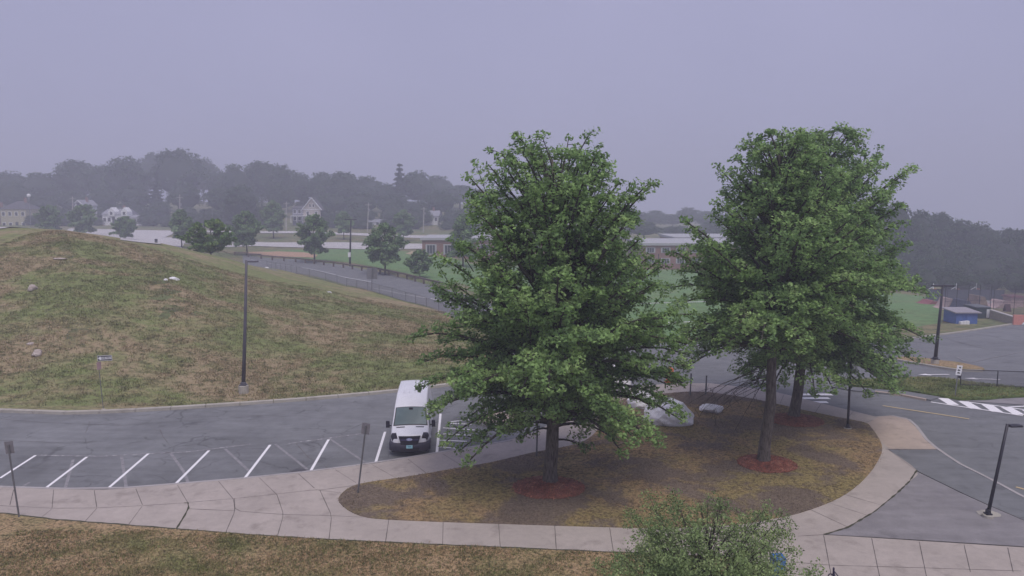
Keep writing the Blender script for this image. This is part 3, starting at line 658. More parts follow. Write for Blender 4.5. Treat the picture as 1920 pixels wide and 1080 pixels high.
# mulch rings
def mulch(c, rx, ry, label, seed):
    rs = np.random.RandomState(seed); P = []; z0 = KH + .035
    t = thing('mulch_ring', label, 'mulch bed', (c.x, c.y, z0), 0, 'red mulch rings round the oaks')
    mb = MB(); n = 36; prof = [(1.0, 0), (.93, .05), (.6, .085), (.25, .11), (.02, .12)]
    v = []; f = []
    jit = [1 + rs.uniform(-.05, .05) for _ in range(n)]
    for r, z in prof:
        for k in range(n):
            a = 2 * math.pi * k / n; v.append((rx * r * jit[k] * math.cos(a), ry * r * jit[k] * math.sin(a), z + rs.uniform(-.006, .006)))
    for i in range(len(prof) - 1):
        for k in range(n): f.append((i * n + k, i * n + (k + 1) % n, (i + 1) * n + (k + 1) % n, (i + 1) * n + k))
    f.append(tuple((len(prof) - 1) * n + k for k in range(n)))
    mesh_obj('mulch_bed', v, f, M['mulch'], t, True)
    N = 5200; a = rs.uniform(0, 2 * math.pi, N); r = np.sqrt(rs.uniform(0, 1.04, N)); r = np.where(rs.rand(N) < .05, r * 1.1, r)
    C = np.stack([rx * r * np.cos(a), ry * r * np.sin(a), .125 - .1 * r ** 2 + rs.uniform(-.01, .02, N)], 1)
    o = np_mesh('mulch_chips', leaf_quads(rs, C, .042, up=1.2, asp=.35), 4, M['mulch_chip'], t); o['kind'] = 'stuff'
mulch(G(1029, 921), 1.5, 1.25, 'round bed of red mulch under the large left oak', 1)
mulch(G(1438, 876), 1.3, 1.2, 'red mulch ring around the bare leaning trunk right of the boulders', 2)
mulch(G(1490, 793), 1.5, 1.3, 'small far mulch ring under the oak beside the thin black lamp post', 3)
# near shrub-like tree at the bottom of the frame
sb = AT(1325, 1200, 15.4); sb.z = 0.15
topz = AT(1320, 966, 15.4).z
shr = broad_tree(51, topz, topz - 3.6, profile([(topz - 3.7, 2.0), (topz - 2.4, 2.55), (topz - 1.3, 2.4), (topz - .6, 1.9), (topz - .2, 1.2), (topz, .5)]), nb=230, leaf=.032, per=34, tr=.07, sub=26, trad=.2, subr=.55, asc=.9, droop=.0, twig=.004, lobes=4)
put_tree('ornamental_tree', 'light green fine-leaved small tree at the bottom edge in front of the walk', 'tree', sb, shr, M['leaf_shrub'], M['bark'])
# field trees beyond the road ------------------------------------------------
def field_tree(px, pytop, pybase, wpx, seed, name, label, leafm, zl=.22, sh='round', group=None, per=22, yover=None):
    b = G(px, pybase)
    if yover: b = AT(px, pybase, yover); b.z = TZ(b.x, b.y)
    H = AT(px, pytop, b.y).z - b.z; r = wpx / 2 / 1400 * b.y
    if sh == 'round': pr = profile([(H * zl, r * .75), (H * .4, r), (H * .6, r * .95), (H * .8, r * .65), (H, r * .15)])
    elif sh == 'bush': pr = profile([(0, r * .85), (H * .35, r), (H * .7, r * .8), (H, r * .3)])
    else: pr = profile([(H * zl, r), (H * .5, r * .62), (H * .8, r * .3), (H, .1)])
    k = b.y / 100
    tr = broad_tree(seed, H, H * zl, pr, nb=70, leaf=.19 * k ** .6, per=per, tr=.018 * H, sub=9, trad=.5 * H / 8, subr=H * .1, twig=.01, asc=.9, droop=.1, bmin=.2, up=.5, lobamp=.14)
    return put_tree(name, label, 'bush' if sh == 'bush' else 'tree', b, tr, leafm, M['bark_dark'], group)
fg = 'young trees along the campus road'
field_tree(590, 403, 492, 72, 61, 'young_tree', 'small conical tree left of the tall dark field lamp, by the wooden guard rail', M['leaf_field'], .2, 'round', fg)
field_tree(722, 421, 515, 90, 62, 'young_tree', 'round small tree right of the tall field lamp, behind the sign backs', M['leaf_field'], .26, 'round', fg)
field_tree(463, 398, 479, 70, 63, 'young_tree', 'thin tree directly above the top of the tall lamp on the hill foot', M['leaf_field'], .25, 'round', fg)
field_tree(341, 395, 467, 52, 64, 'young_tree', 'pale hazy tree just left of the big green bush on the hill crest', M['leaf_field'], .25, 'round', fg, yover=168)
field_tree(787, 470, 521, 56, 65, 'small_bush', 'dark round bush at the right end of the wooden guard rail', M['leaf_field'], .05, 'bush')
field_tree(396, 413, 483, 104, 66, 'large_bush', 'big bright green bush on the right shoulder of the grass hill', M['leaf_bush'], .0, 'bush', per=30, yover=106)
field_tree(235, 407, 446, 50, 67, 'small_bush', 'small bush on the hill crest in front of the white houses', M['leaf_field'], .05, 'bush', yover=185)
field_tree(157, 385, 437, 58, 68, 'small_bush', 'round bush behind the hill crest beside the white gabled house', M['leaf_field'], .05, 'bush', yover=200)
field_tree(93, 386, 430, 52, 69, 'small_bush', 'round bush behind the hill crest right of the yellow house', M['leaf_field'], .05, 'bush', yover=205)
field_tree(868, 405, 500, 90, 70, 'pine_tree', 'thin pine showing beside the left edge of the large oak crown', M['leaf_field'], .15, 'cone')
field_tree(513, 378, 447, 44, 71, 'young_tree', 'slim hazy tree left of the gabled house', M['leaf_field'], .2, 'round', fg)
field_tree(645, 398, 449, 40, 72, 'young_tree', 'small hazy tree on the far lawn left of the leaning utility pole', M['leaf_field'], .25, 'round', fg)
field_tree(757, 395, 452, 46, 73, 'young_tree', 'small hazy tree on the far lawn right of the leaning utility pole', M['leaf_field'], .2, 'round', fg)
# far wood --------------------------------------------------------------------
FAR = {}
def far_proto(kind, v):
    rs = np.random.RandomState(300 + v + (50 if kind == 'con' else 0)); rg = random.Random(v)
    if kind == 'con':
        H = 1.0; N = 330; z = rs.uniform(.12, 1, N) ; lay = np.round(z * 11) / 11; z = lay * .75 + z * .25
        r = (1 - z) * .27 + .015; a = rs.uniform(0, 6.283, N); rr = r * rs.uniform(.45, 1.1, N)
        T = np.stack([rr * np.cos(a), rr * np.sin(a), z - rr * .25], 1); C = tuft_pts(rs, T, 12, .045, .5)
        L = leaf_quads(rs, C, .021, up=.4); core = [(.13, .1), (.12, .3), (.08, .6), (.01, .95)]
    else:
        nl = 9; lc = []
        for i in range(nl):
            a = i * 2.4 + rg.random(); q = rg.random(); lc.append((math.cos(a) * (.08 + .2 * q), math.sin(a) * (.08 + .2 * q), .4 + .42 * rg.random() - .18 * q, .15 + .1 * rg.random()))
        lc.append((0, 0, .8, .2))
        T = []
        for (x, y, z, r) in lc:
            D = rs.normal(size=(46, 3)); D /= np.linalg.norm(D, axis=1, keepdims=True); D[:, 2] = np.where(D[:, 2] < -.5, -D[:, 2], D[:, 2])
            T.append(np.array([x, y, z]) + D * r * rs.uniform(.75, 1.05, (46, 1)) * np.array([1, 1, .85]))
        T = np.concatenate(T); C = tuft_pts(rs, T, 13, .055, .8); L = leaf_quads(rs, C, .02, up=.4, asp=.6)
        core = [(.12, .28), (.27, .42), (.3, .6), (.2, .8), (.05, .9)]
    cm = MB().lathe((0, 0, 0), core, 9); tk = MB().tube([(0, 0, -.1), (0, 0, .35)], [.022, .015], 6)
    return L, cm, tk
def far_tree(kind, v, X, Y, topz, width, label, group, zbase=None, sink=0):
    key = (kind, v)
    z0 = TZ(X, Y) if zbase is None else zbase; H = max(3, topz - z0)
    rg = random.Random(hash((round(X, 1), round(Y, 1))) & 0xffff)
    if key not in FAR:
        L, cm, tk = far_proto(kind, v)
        t = thing('spruce_tree' if kind == 'con' else 'wood_tree', label, 'tree')
        np_mesh('crown', L, 4, M['leaf_con'] if kind == 'con' else M['leaf_far'], t)
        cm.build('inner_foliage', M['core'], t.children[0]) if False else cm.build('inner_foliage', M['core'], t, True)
        tk.build('trunk', M['bark_dark'], t); FAR[key] = t; o = t
    else: o = copy_tree(FAR[key])
    o.location = (X, Y, z0 - (sink * H)); H *= 1 + sink; w = width / .86 if kind != 'con' else width / .55
    o.scale = (w, w, H); o.rotation_euler = (0, 0, rg.uniform(0, 6.28)); tag(o, label, 'tree', group); return o
ORD = ['first', 'second', 'third', 'fourth', 'fifth', 'sixth', 'seventh', 'eighth', 'ninth', 'tenth', 'eleventh', 'twelfth', 'thirteenth', 'fourteenth', 'fifteenth', 'sixteenth', 'seventeenth', 'eighteenth', 'nineteenth', 'twentieth']
sky_l = [(-60, 320, 90), (15, 320, 80), (75, 322, 70), (140, 298, 80), (190, 306, 60), (235, 291, 80), (285, 284, 56), (330, 276, 84), (378, 292, 56), (412, 318, 50), (440, 306, 60), (488, 300, 74), (524, 304, 54), (562, 322, 50), (600, 321, 56), (642, 320, 70), (688, 327, 56), (722, 342, 50)]
wg = 'trees of the hazy wood behind the houses'
for i, (px, py, w) in enumerate(sky_l):
    Y = 330 + (i * 37 % 23) + (60 if i in (6, 8) else 0); p = AT(px, py, Y)
    far_tree('dec', i % 4, p.x, Y, p.z, w * Y / 1400 * 1.35, f'{ORD[i]} hazy crown from the left in the skyline of the wood behind the houses', wg)
p = AT(749, 309, 335); far_tree('con', 0, p.x, 335, p.z, 52 * 335 / 1400, 'tall pointed spruce rising above the skyline of the far wood', wg)
for i, (px, py, w) in enumerate([(783, 318, 56), (822, 328, 60), (862, 346, 58), (898, 352, 56), (945, 356, 60), (1000, 360, 70), (1060, 370, 70), (1120, 385, 70), (1180, 392, 60), (1228, 394, 52), (1262, 401, 40), (1290, 387, 40), (1335, 394, 60), (1385, 400, 70), (1450, 398, 80), (1530, 392, 80)]):
    Y = 345 + (i * 29 % 31) + (40 if px > 1200 else 0); p = AT(px, py, Y)
    far_tree('dec', (i + 1) % 4, p.x, Y, p.z, w * Y / 1400 * 1.4, f'{ORD[i]} hazy crown to the right of the tall spruce in the far skyline', wg)
rw = random.Random(8)
mid = 'lower trees in front of the hazy wood'
for i, px in enumerate(range(-80, 940, 54)):
    Y = 292 + (i * 17 % 19); py = 352 + rw.uniform(-14, 14) + (12 if px > 560 else 0); x = px + rw.uniform(-12, 12); p = AT(x, py, Y)
    kind = 'con' if i in (7, 12) else 'dec'
    far_tree(kind, i % 4 if kind == 'dec' else 0, p.x, Y, p.z, (64 if kind == 'dec' else 46) * Y / 1400 * 1.15, f'{ORD[i]} lower tree from the left standing in front of the hazy wood', mid)
for i, px in enumerate(range(-60, 940, 50)):
    if i in (1, 2, 12): continue
    Y = 272 + (i * 13 % 11); py = 383 + rw.uniform(-10, 10) + (10 if px > 560 else 0); p = AT(px + rw.uniform(-14, 14), py, Y)
    far_tree('dec', (i + 2) % 4, p.x, Y, p.z, 50 * Y / 1400 * 1.15, 'low dark tree among the houses below the hazy wood', 'low dark trees between the far houses', sink=.3)
for i, px in enumerate(range(960, 1660, 62)):
    Y = 262 + (i * 13 % 17); py = 418 + rw.uniform(-8, 8); p = AT(px, py, Y)
    far_tree('dec', i % 4, p.x, Y, p.z, 70 * Y / 1400 * 1.15, 'hazy tree behind the brick school buildings', 'hazy trees behind the brick school')
for i, px in enumerate([-40, 60, 84, 112, 128, 165, 180, 268, 290, 312, 330, 352, 372, 392, 414, 436, 470, 492, 515, 612, 632, 668, 684, 722, 742, 764, 780, 836, 856, 878, 900, 925]):
    Y = 256 + (i * 7 % 9); p = AT(px + rw.uniform(-4, 4), 404 + rw.uniform(-7, 7) + (8 if px > 600 else 0), Y)
    far_tree('dec', i % 4, p.x, Y, p.z, 30 * Y / 1400 * 1.2, 'dark hazy shrub among the far houses just above the upper road', 'shrubs above the upper road', sink=.34)
p = AT(450, 345, 262); far_tree('dec', 1, p.x, 262, p.z, 84 * 262 / 1400, 'broad pale green tree left of the gabled house, lighter than the wood behind', wg)
rg_ = 'trees of the wooded slope beyond the skate park'
rs_ = [(1640, 388, 70), (1684, 382, 56), (1722, 397, 56), (1762, 401, 56), (1800, 412, 56), (1838, 420, 52), (1862, 436, 44), (1896, 431, 46), (1934, 430, 60), (1990, 426, 70), (2060, 420, 80)]
for i, (px, py, w) in enumerate(rs_):
    Y = 205 + (i * 11 % 17); p = AT(px, py, Y)
    far_tree('dec', i % 4, p.x, Y, p.z + .8, w * Y / 1400 * 1.5, f'{ORD[i]} crown from the left in the skyline of the wood on the right edge', rg_)
for r_, (yy, pyy, lab) in enumerate([(190, 448, 'middle'), (174, 478, 'lower')]):
    for i, px in enumerate(range(1610, 2080, 46)):
        Y = yy + (i * 7 % 9); p = AT(px + rw.uniform(-10, 10), pyy + rw.uniform(-9, 9), Y)
        far_tree('dec', (i + r_) % 4, p.x, Y, p.z, 60 * Y / 1400 * 1.45, f'{ORD[i]} tree from the left in the {lab} row of the slope beyond the skate park', rg_, sink=.15)
for i, px in enumerate(range(1620, 2080, 40)):
    Y = 152 + (i * 5 % 8); p = AT(px + rw.uniform(-8, 8), 508 + rw.uniform(-8, 8), Y)
    far_tree('dec', (i + 3) % 4, p.x, Y, p.z, 48 * Y / 1400 * 1.2, f'{ORD[i]} low tree from the left directly behind the grey screened court fence', rg_, sink=.32)
# ================================================================ GRASS TUFTS (stuff)
def inpoly(P, X, Y):
    P = np.array(P); n = len(P); r = np.zeros(len(X), bool); j = n - 1
    for i in range(n):
        xi, yi = P[i]; xj, yj = P[j]
        c = ((yi > Y) != (yj > Y)) & (X < (xj - xi) * (Y - yi) / (yj - yi + 1e-12) + xi); r ^= c; j = i
    return r
def tufts(name, poly, n, h, mat, z=None, seed=1, blades=4, rad=.05, clip=None):
    rs = np.random.RandomState(seed); P = np.array(poly); lo = P.min(0); hi = P.max(0)
    if clip: lo = np.maximum(lo, clip[0]); hi = np.minimum(hi, clip[1])
    X = rs.uniform(lo[0], hi[0], n * 3); Y = rs.uniform(lo[1], hi[1], n * 3); k = inpoly(poly, X, Y) & (np.abs(X) < Y * .85 + 6); X = X[k][:n]; Y = Y[k][:n]
    # clumped cover
    m = (np.sin(X * 1.3 + np.sin(Y * .9) * 2) * np.sin(Y * 1.7 + np.cos(X * .8) * 2) + rs.uniform(-1, 1, len(X))) > -.25; X = X[m]; Y = Y[m]
    Z = np.array([TZ(a, b) for a, b in zip(X, Y)]) + (.17 if name == 'verge_grass' else .035) if z is None else np.full(len(X), z)
    C = np.repeat(np.stack([X, Y, Z], 1), blades, 0); N = len(C)
    C[:, :2] += rs.normal(size=(N, 2)) * rad; a = rs.uniform(0, 6.283, N); d = np.stack([np.cos(a), np.sin(a), np.zeros(N)], 1)
    hh = h * rs.uniform(.5, 1.35, (N, 1)); b = a + rs.uniform(-1.2, 1.2, N) + 1.57; e = np.stack([np.cos(b), np.sin(b), np.zeros(N)], 1)
    V = np.empty((N, 3, 3)); V[:, 0] = C - d * h * .16; V[:, 1] = C + d * h * .16; V[:, 2] = C + e * hh * .55 + np.array([0, 0, 1]) * hh * .8
    o = np_mesh(name, V.reshape(-1, 3), 3, mat); tag(o, kind='stuff'); return o
tufts('lawn_grass', lawnw, 34000, .06, M['lawn'], KH + .03, 3, 3, .06)
tufts('front_lawn_grass', nl, 50000, .075, M['lawn_near'], KH + .02, 4, 3, .05, ((-17, 17), (18, 25)) if False else ((-18, 17.5), (6, 26)))
tufts('front_lawn_green_grass', nl, 26000, .075, M['tuft_green'], KH + .02, 5, 3, .05, ((-18, 17.5), (6, 26)))
tufts('hill_green_grass', hillpoly, 12000, .15, M['tuft_green'], None, 6, 4, .11, ((-50, 43), (8, 75)))
tufts('hill_dry_grass', hillpoly, 60000, .16, M['hill'], None, 7, 4, .11, ((-50, 43), (8, 80)))
tufts('verge_grass', verge, 5000, .12, M['tuft_green'], None, 8, 3, .08, ((20, 40), (50, 60)))
# ================================================================ OBJECTS
# ---- van -----------------------------------------------------------------
def build_van():
    wl = G(737, 849.5); wr = G(802, 853.5); a0 = G(703, 872); a1 = G(722, 810)
    d = (a1 - a0).to_2d().normalized(); rz = math.atan2(d.y, d.x) - math.pi / 2
    c = (wl + wr) / 2; fwd = -d # front axle sits ~.95 m behind the nose
    t = thing('parked_van', 'white high-roof panel van with a dark lower bumper parked nose-out beside the hatched bay', 'van', (c.x + d.x * .45, c.y + d.y * .45, .012), rz); t.scale = (.925, .92, .92)
    white = NT('van_white', .32, .5); white.b.inputs['Coat Weight'].default_value = .4
    white.col(white.ramp(white.noise(1.5, 3), [(.3, (.76, .76, .80, 1)), (.7, (.82, .82, .86, 1))])); white = white.m
    dark = simple('van_dark_plastic', (.05, .047, .07, 1), .6, .1, 8, 0, .3); black = simple('van_black', (.018, .016, .028, 1), .45, .1, 5, 0, .4)
    glass = NT('van_glass', .3, .25); glass.col(glass.ramp(glass.noise(.8, 2), [(.4, (.08, .125, .14, 1)), (.6, (.13, .185, .2, 1))])); glass = glass.m
    # local: nose at y=-1, body runs to y=+4.95, x across, z up
    KT = [(0, .78), (.03, .95), (.08, 1.08), (.2, 1.16), (.45, 1.24), (.95, 1.40), (1.35, 1.80), (1.72, 2.16), (1.95, 2.34), (2.3, 2.52), (2.8, 2.64), (3.6, 2.70), (5.0, 2.71), (5.75, 2.69), (5.9, 2.6), (5.95, 2.45)]
    KW = [(0, .80), (.03, .86), (.08, .90), (.2, .95), (.45, .99), (.95, 1.02), (2, 1.025), (5.75, 1.02), (5.95, .98)]
    KR = [(0, .74), (.2, .84), (.45, .88), (.95, .90), (1.35, .84), (1.72, .80), (2.3, .76), (3, .76), (5.95, .76)] # half width of the top flat
    L = lambda K, y: np.interp(y, [k[0] for k in K], [k[1] for k in K])
    def P(y, a): # a in [-1,1] : 0 top centre, .5 top edge, 1 sill
        s = 1 if a >= 0 else -1; a = abs(a); zt, w, r = float(L(KT, y)), float(L(KW, y)), float(L(KR, y)); belt = min(1.25, zt - .12)
        if a <= .5: x = r * a / .5; z = zt - .045 * (a / .5) ** 2
        elif a <= .62: u = (a - .5) / .12; x = r + (min(w, r + .09) - r) * math.sin(u * math.pi / 2); z = zt - .045 - min(.14, .3 * (zt - .5)) * (1 - math.cos(u * math.pi / 2))
        else:
            u = (a - .62) / .38; x0 = min(w, r + .09); z0 = zt - .045 - min(.14, .3 * (zt - .5)); z = z0 + (.32 - z0) * u
            x = x0 + (w - x0) * min(1, (z0 - z) / max(.05, z0 - belt)) if z0 > belt else w
        nose = .22 * (abs(x) / 1.0) ** 3 * max(0, 1 - y / 1.2)
        return Vector((s * x, -1 + y + nose, z))
    ysl = [0, .03, .08, .2, .45, .7, .95, 1.15, 1.35, 1.55, 1.72, 1.95, 2.3, 2.8, 3.6, 4.4, 5.0, 5.5, 5.75, 5.9, 5.95]
    al = [-1, -.9, -.8, -.7, -.62, -.59, -.56, -.53, -.5, -.4, -.25, -.1, 0, .1, .25, .4, .5, .53, .56, .59, .62, .7, .8, .9, 1]
    mb = MB(); v = [P(y, a) for y in ysl for a in al]; n = len(al); f = []
    for i in range(len(ysl) - 1):
        for j in range(n - 1): f.append((i * n + j, i * n + j + 1, (i + 1) * n + j + 1, (i + 1) * n + j))
    f.append(tuple(range(n - 1, -1, -1))); f.append(tuple((len(ysl) - 1) * n + j for j in range(n)))
    mb.add(v, f); body = mb.build('body', white, t, True)
    def patch(name, y0, y1, a0_, a1_, mat, off, ny=6, na=8, par=t, shape=None):
        v = []; f = []
        for i in range(ny + 1):
            for j in range(na + 1):
                yy = y0 + (y1 - y0) * i / ny; aa0, aa1 = (a0_, a1_) if shape is None else shape(i / ny)
                aa = aa0 + (aa1 - aa0) * j / na
                p = P(yy, aa); e = .02; du = P(yy + e, aa) - P(yy - e, aa); dv = P(yy, aa + .01) - P(yy, aa - .01); nn = dv.cross(du)
                nn = -nn if nn.dot(p - Vector((0, 2.5, 1.0))) < 0 else nn
                v.append(p + nn.normalized() * off)
        for i in range(ny):
            for j in range(na): f.append((i * (na + 1) + j, i * (na + 1) + j + 1, (i + 1) * (na + 1) + j + 1, (i + 1) * (na + 1) + j))
        return mesh_obj(name, v, f, mat, par, True)
    patch('windshield_seal', .96, 1.76, -.5, .5, black, .006, 8, 12)
    ws = patch('windshield', 1.0, 1.73, -.47, .47, glass, .012, 8, 12)
    mb = MB(); p = P(1.66, 0); mb.box(p + Vector((0, -.03, .0)), (.2, .05, .13), 0); mb.build('mirror_mount', black, ws)
    for sg in (-1, 1):
        q0 = P(1.03, .30 * sg) + Vector((0, -.03, .02)); q1 = P(1.10, (.30 - .33) * sg) + Vector((0, -.03, .03))
        MB().tube([q0, q1], .012, 6).build('wiper', black, t)
        patch('door_window', 1.15, 2.05, .66 * sg, .76 * sg, glass, .008, 5, 3)
        # headlight wrapping the corner
        patch('headlight', .045, .34, .40 * sg, .64 * sg, black, .012, 5, 6); hl = t.children[-1]
        q = P(.12, .50 * sg); MB().lathe((0, 0, 0), [(.07, 0), (.075, .03), (.05, .045)], 12).build('lamp_lens', simple('lens', (.5, .45, .7, 1), .2, .1, 3), hl)
        o = hl.children[-1]; o.location = q + Vector((0, -.015, 0)); o.rotation_euler = (R(80), 0, 0)
        patch('hood_vent', .78, .86, .16 * sg, .40 * sg, black, .008, 2, 6)
        # wheels
        for yy in (.08, 3.75):
            MB().lathe((0, 0, 0), [(.2, -.12), (.32, -.12), (.35, -.08), (.35, .08), (.32, .12), (.2, .12)], 22).build('wheel', black, t, True)
            w = t.children[-1]; w.location = (sg * .89, yy, .35); w.rotation_euler = (0, math.pi / 2, 0)
            MB().lathe((0, 0, 0), [(.2, -.10), (.205, .1), (.06, .122), (.05, .13)], 14).build('rim', M['metal_grey'], w, True)
        # mirror
        mb = MB().box((sg * 1.19, .18, 1.42), (.2, .12, .36), 0, .92).tube([(sg * 1.0, .12, 1.35), (sg * 1.14, .17, 1.38)], .035, 6)
        mb.build('wing_mirror', black, t, False, .03)
        mb = MB(); 
        for (y0, y1) in ((.95, 1.98), (2.4, 3.5)): mb.box((sg * 1.028, -1 + (y0 + y1) / 2 + .9, .6), (.01, y1 - y0, .12))
        mb.build('side_trim', dark, t)
    # front fascia follows the nose curve
    def nose(name, z0, z1, x1t, x1b, mat, off, dep=.0, n=14, par=t):
        v = []; f = []
        for k in range(n + 1):
            u = -1 + 2 * k / n
            for (z, xm) in ((z0, x1b), (z1, x1t)):
                x = u * xm; y = -1 + .22 * abs(x) ** 3 - off + max(0, (z - .78)) * .16
                v += [(x, y, z), (x, y + .10, z)]
        for k in range(n):
            a = k * 4; b = a + 4; f += [(a, b, b + 2, a + 2), (a + 2, b + 2, b + 3, a + 3), (a + 1, b + 1, b, a)]
        f += [(0, 2, 3, 1), (n * 4, n * 4 + 1, n * 4 + 3, n * 4 + 2)]
        return mesh_obj(name, v, f, mat, par, False)
    # bumper: curved dark bar, with lip
    v = []; f = []; n = 20; prof = [(.0, .27), (-.05, .34), (-.09, .5), (-.10, .62), (-.04, .73), (.06, .75)]
    for k in range(n + 1):
        u = -1 + 2 * k / n; x = 1.04 * u; y0 = -1.0 + .30 * abs(u) ** 4
        for (o, z) in prof: v.append((x * (1 - .03 * (z < .3)), y0 + o + (.0 if abs(u) < .9 else .03), z + .04 * abs(u) ** 3))
    m = len(prof)
    for k in range(n):
        for j in range(m - 1): f.append((k * m + j, (k + 1) * m + j, (k + 1) * m + j + 1, k * m + j + 1))
    bp = mesh_obj('front_bumper', v, f, dark, t, True)
    for sg in (-1, 1):
        MB().box((sg * 1.03, -.42, .53), (.05, .6, .42)).build('bumper_side', dark, bp, False, .02)
    nose('lower_intake', .36, .52, .5, .46, black, .11, par=bp)
    gr = nose('grille', .68, 1.10, .56, .42, black, .075)
    nose('grille_bar', .90, .96, .47, .47, simple('grille_bar', (.06, .05, .12, 1), .4, .1, 4), .088, par=gr)
    mb = MB()
    for zz in (.75, .80, .85, 1.0, 1.05):
        mb.box((0, -1.085 + (zz - .78) * .16 * (zz > .78), zz), (.66 + (zz - .75) * .5, .02, .012))
    mb.build('grille_slats', dark, gr)
    # oval badge with light script
    mb = MB(); n = 20; v = [(0.135 * math.cos(k * 2 * math.pi / n), 0, .06 * math.sin(k * 2 * math.pi / n)) for k in range(n)]
    v += [(x * 1.15, .012, z * 1.2) for x, _, z in v]
    mb.add(v, [tuple(range(n))] + [(k, (k + 1) % n, n + (k + 1) % n, n + k) for k in range(n)])
    bd = mb.build('badge', simple('badge_blue', (.33, .36, .62, 1), .3, .1, 4), gr); bd.location = (0, -1.085, .955)
    cu = bpy.data.curves.new('badge_text', 'FONT'); cu.body = 'Ford'; cu.size = .115; cu.align_x = 'CENTER'; cu.align_y = 'CENTER'; cu.shear = .4
    to = bpy.data.objects.new('badge_text', cu); me = bpy.data.meshes.new_from_object(to); me.materials.append(M['white_paint'])
    gx = [o for o in t.children if o.name.startswith('grille')][0]
    me.transform(Matrix.Translation((0, -1.094, .955)) @ Matrix.Rotation(R(90), 4, 'X')); bt = bpy.data.objects.new('badge_lettering', me); link(bt, gx)
    pl = MB().box((0, -1.112, .585), (.32, .012, .165)).build('licence_plate', simple('plate', (.33, .62, .68, 1), .5, .1, 10), t)
    MB().box((0, -1.121, .59), (.19, .004, .045)).build('plate_marking', simple('plate_ink', (.12, .3, .42, 1)), pl)
    MB().box((0, 1.9, .34), (1.8, 5.4, .22)).build('underbody', black, t)
    # roof ribs, panel seams
    for x in (-.45, -.15, .15, .45):
        mb = MB(); mb.box((x, 3.2, 2.655 + .045 * (1 - (x / .76) ** 2) - .008), (.05, 2.6, .012)); mb.build('roof_rib', white, t)
build_van()
# ---- posts, lamps, signs ----------------------------------------------------
def base_h(b): return Vector((b.x, b.y, b.z))
def lamp(px, pyb, pxt_, pyt, label, arm, heads, r0, r1, z=0, base=(.3, .5), cat='street lamp', flange=True, foot=M['granite'], metal=M['metal_dark'], group=None, hs=1.0):
    b = G(px, pyb, z) + Vector((0, 0, z)); tp = AT(pxt_, pyt, b.y); H = tp.z - b.z
    t = thing('street_lamp', label, cat, b, 0, group); dx = tp.x - b.x
    if base: MB().lathe((0, 0, -.1), [(base[0], 0), (base[0], base[1] + .08), (base[0] * .93, base[1] + .1)], 14).build('concrete_base', foot, t, False)
    z0 = base[1] if base else 0
    po = MB().tube([(0, 0, z0), (dx * .5, 0, H * .5), (dx, 0, H)], [r0, (r0 + r1) / 2, r1], 10).build('pole', metal, t, True)
    if flange: MB().box((0, 0, z0 + .03), (r0 * 3.4, r0 * 3.4, .05)).lathe((0, 0, z0 + .05), [(r0 * 1.5, 0), (r0 * 1.4, .12), (r0 * 1.05, .16)], 10).build('base_plate', metal, po)
    for (ax_, ay_) in heads:
        L = math.hypot(ax_, ay_); an = math.atan2(ay_, ax_); ux, uy = ax_ / L, ay_ / L
        MB().tube([(dx, 0, H - .12), (dx + ux * arm, uy * arm, H - .08)], .035 * hs, 6).build('arm', metal, t)
        hd = MB(); cx, cy = dx + ux * (arm + .28 * hs), uy * (arm + .28 * hs); hd.box((cx, cy, H - .07), (.6 * hs, .34 * hs, .09 * hs), an, .88)
        h = hd.build('lamp_head', metal, t, False, .02)
        MB().box((cx, cy, H - .07 - .05 * hs), (.42 * hs, .24 * hs, .012), an).build('lens', simple('lamp_lens_glass', (.45, .45, .48, 1), .3), h)
    return t
lamp(457, 737, 462, 488, 'tall grey lamp post on a round concrete base at the foot of the grass hill', .15, [(1, -.05)], .125, .075, .03, (.3, .5), metal=simple('pole_grey', (.1, .095, .115, 1), .5, .2, 1))
lamp(1852, 969, 1889, 795, 'short black lamp post on a pale footing in the asphalt triangle at bottom right', .06, [(1, .1)], .065, .05, KH, (.2, .1), hs=.85)
lamp(1589, 804, 1597, 655, 'thin black lamp post by the far pavement, its head hidden in the right oak', .06, [(1, .1)], .065, .05, KH, (.2, .06), hs=.85)
lamp(1753, 682, 1768, 534, 'tall black twin-headed lamp post on the grass strip of the right car park', .1, [(1, .0), (-1, 0)], .14, .08, .16, (.28, .35), hs=1.25)
lamp(656, 499, 658, 411, 'tall dark lamp post on the green field left of the small round tree', .1, [(-1, .2), (1, 0)], .2, .12, 0, None, flange=False, hs=1.8)
k_ = G(656, 499); tl = [o for o in S.objects if o.type == 'EMPTY' and o.get('label', '').startswith('tall dark lamp')][0]
MB().box((0, -.22, 2.2), (.5, .05, .9)).build('notice_plate', M['white_paint'], tl)
# pale concrete patch around the short lamp's footing
spot('footing_patch', 1853, 969, .42, .34, M['granite'], KH + .003, 9)
def signpost(name, label, px, pyb, pxt_, pyt, z, panels, r=.03, group=None, metal=M['metal_grey'], cat='sign'):
    b = G(px, pyb, z) + Vector((0, 0, z)); tp = AT(pxt_, pyt, b.y); H = tp.z - b.z; dx = tp.x - b.x
    t = thing(name, label, cat, b, 0, group)
    MB().box((0, 0, 0), (.01, .01, .01)) ; MB().tube([(0, 0, 0), (dx, 0, H)], r, 6).build('post', metal, t)
    for (w, h, zc, off, mat, rz) in panels:
        x = dx * zc / H; o = MB().box((0, 0, 0), (w, .006, h)).build('sign_panel', mat, t, False, .0)
        o.location = (x + off[0], off[1], zc); o.rotation_euler = (0, math.atan2(dx, H), rz)
    return t, dx, H
signpost('parking_sign', 'grey sign back on a slightly leaning post at the left tip of the lawn island', 671, 925, 686, 798, KH, [(.33, .47, 2.72, (0, .05), M['sign_back'], 0)], .035, 'grey parking signs seen from behind')
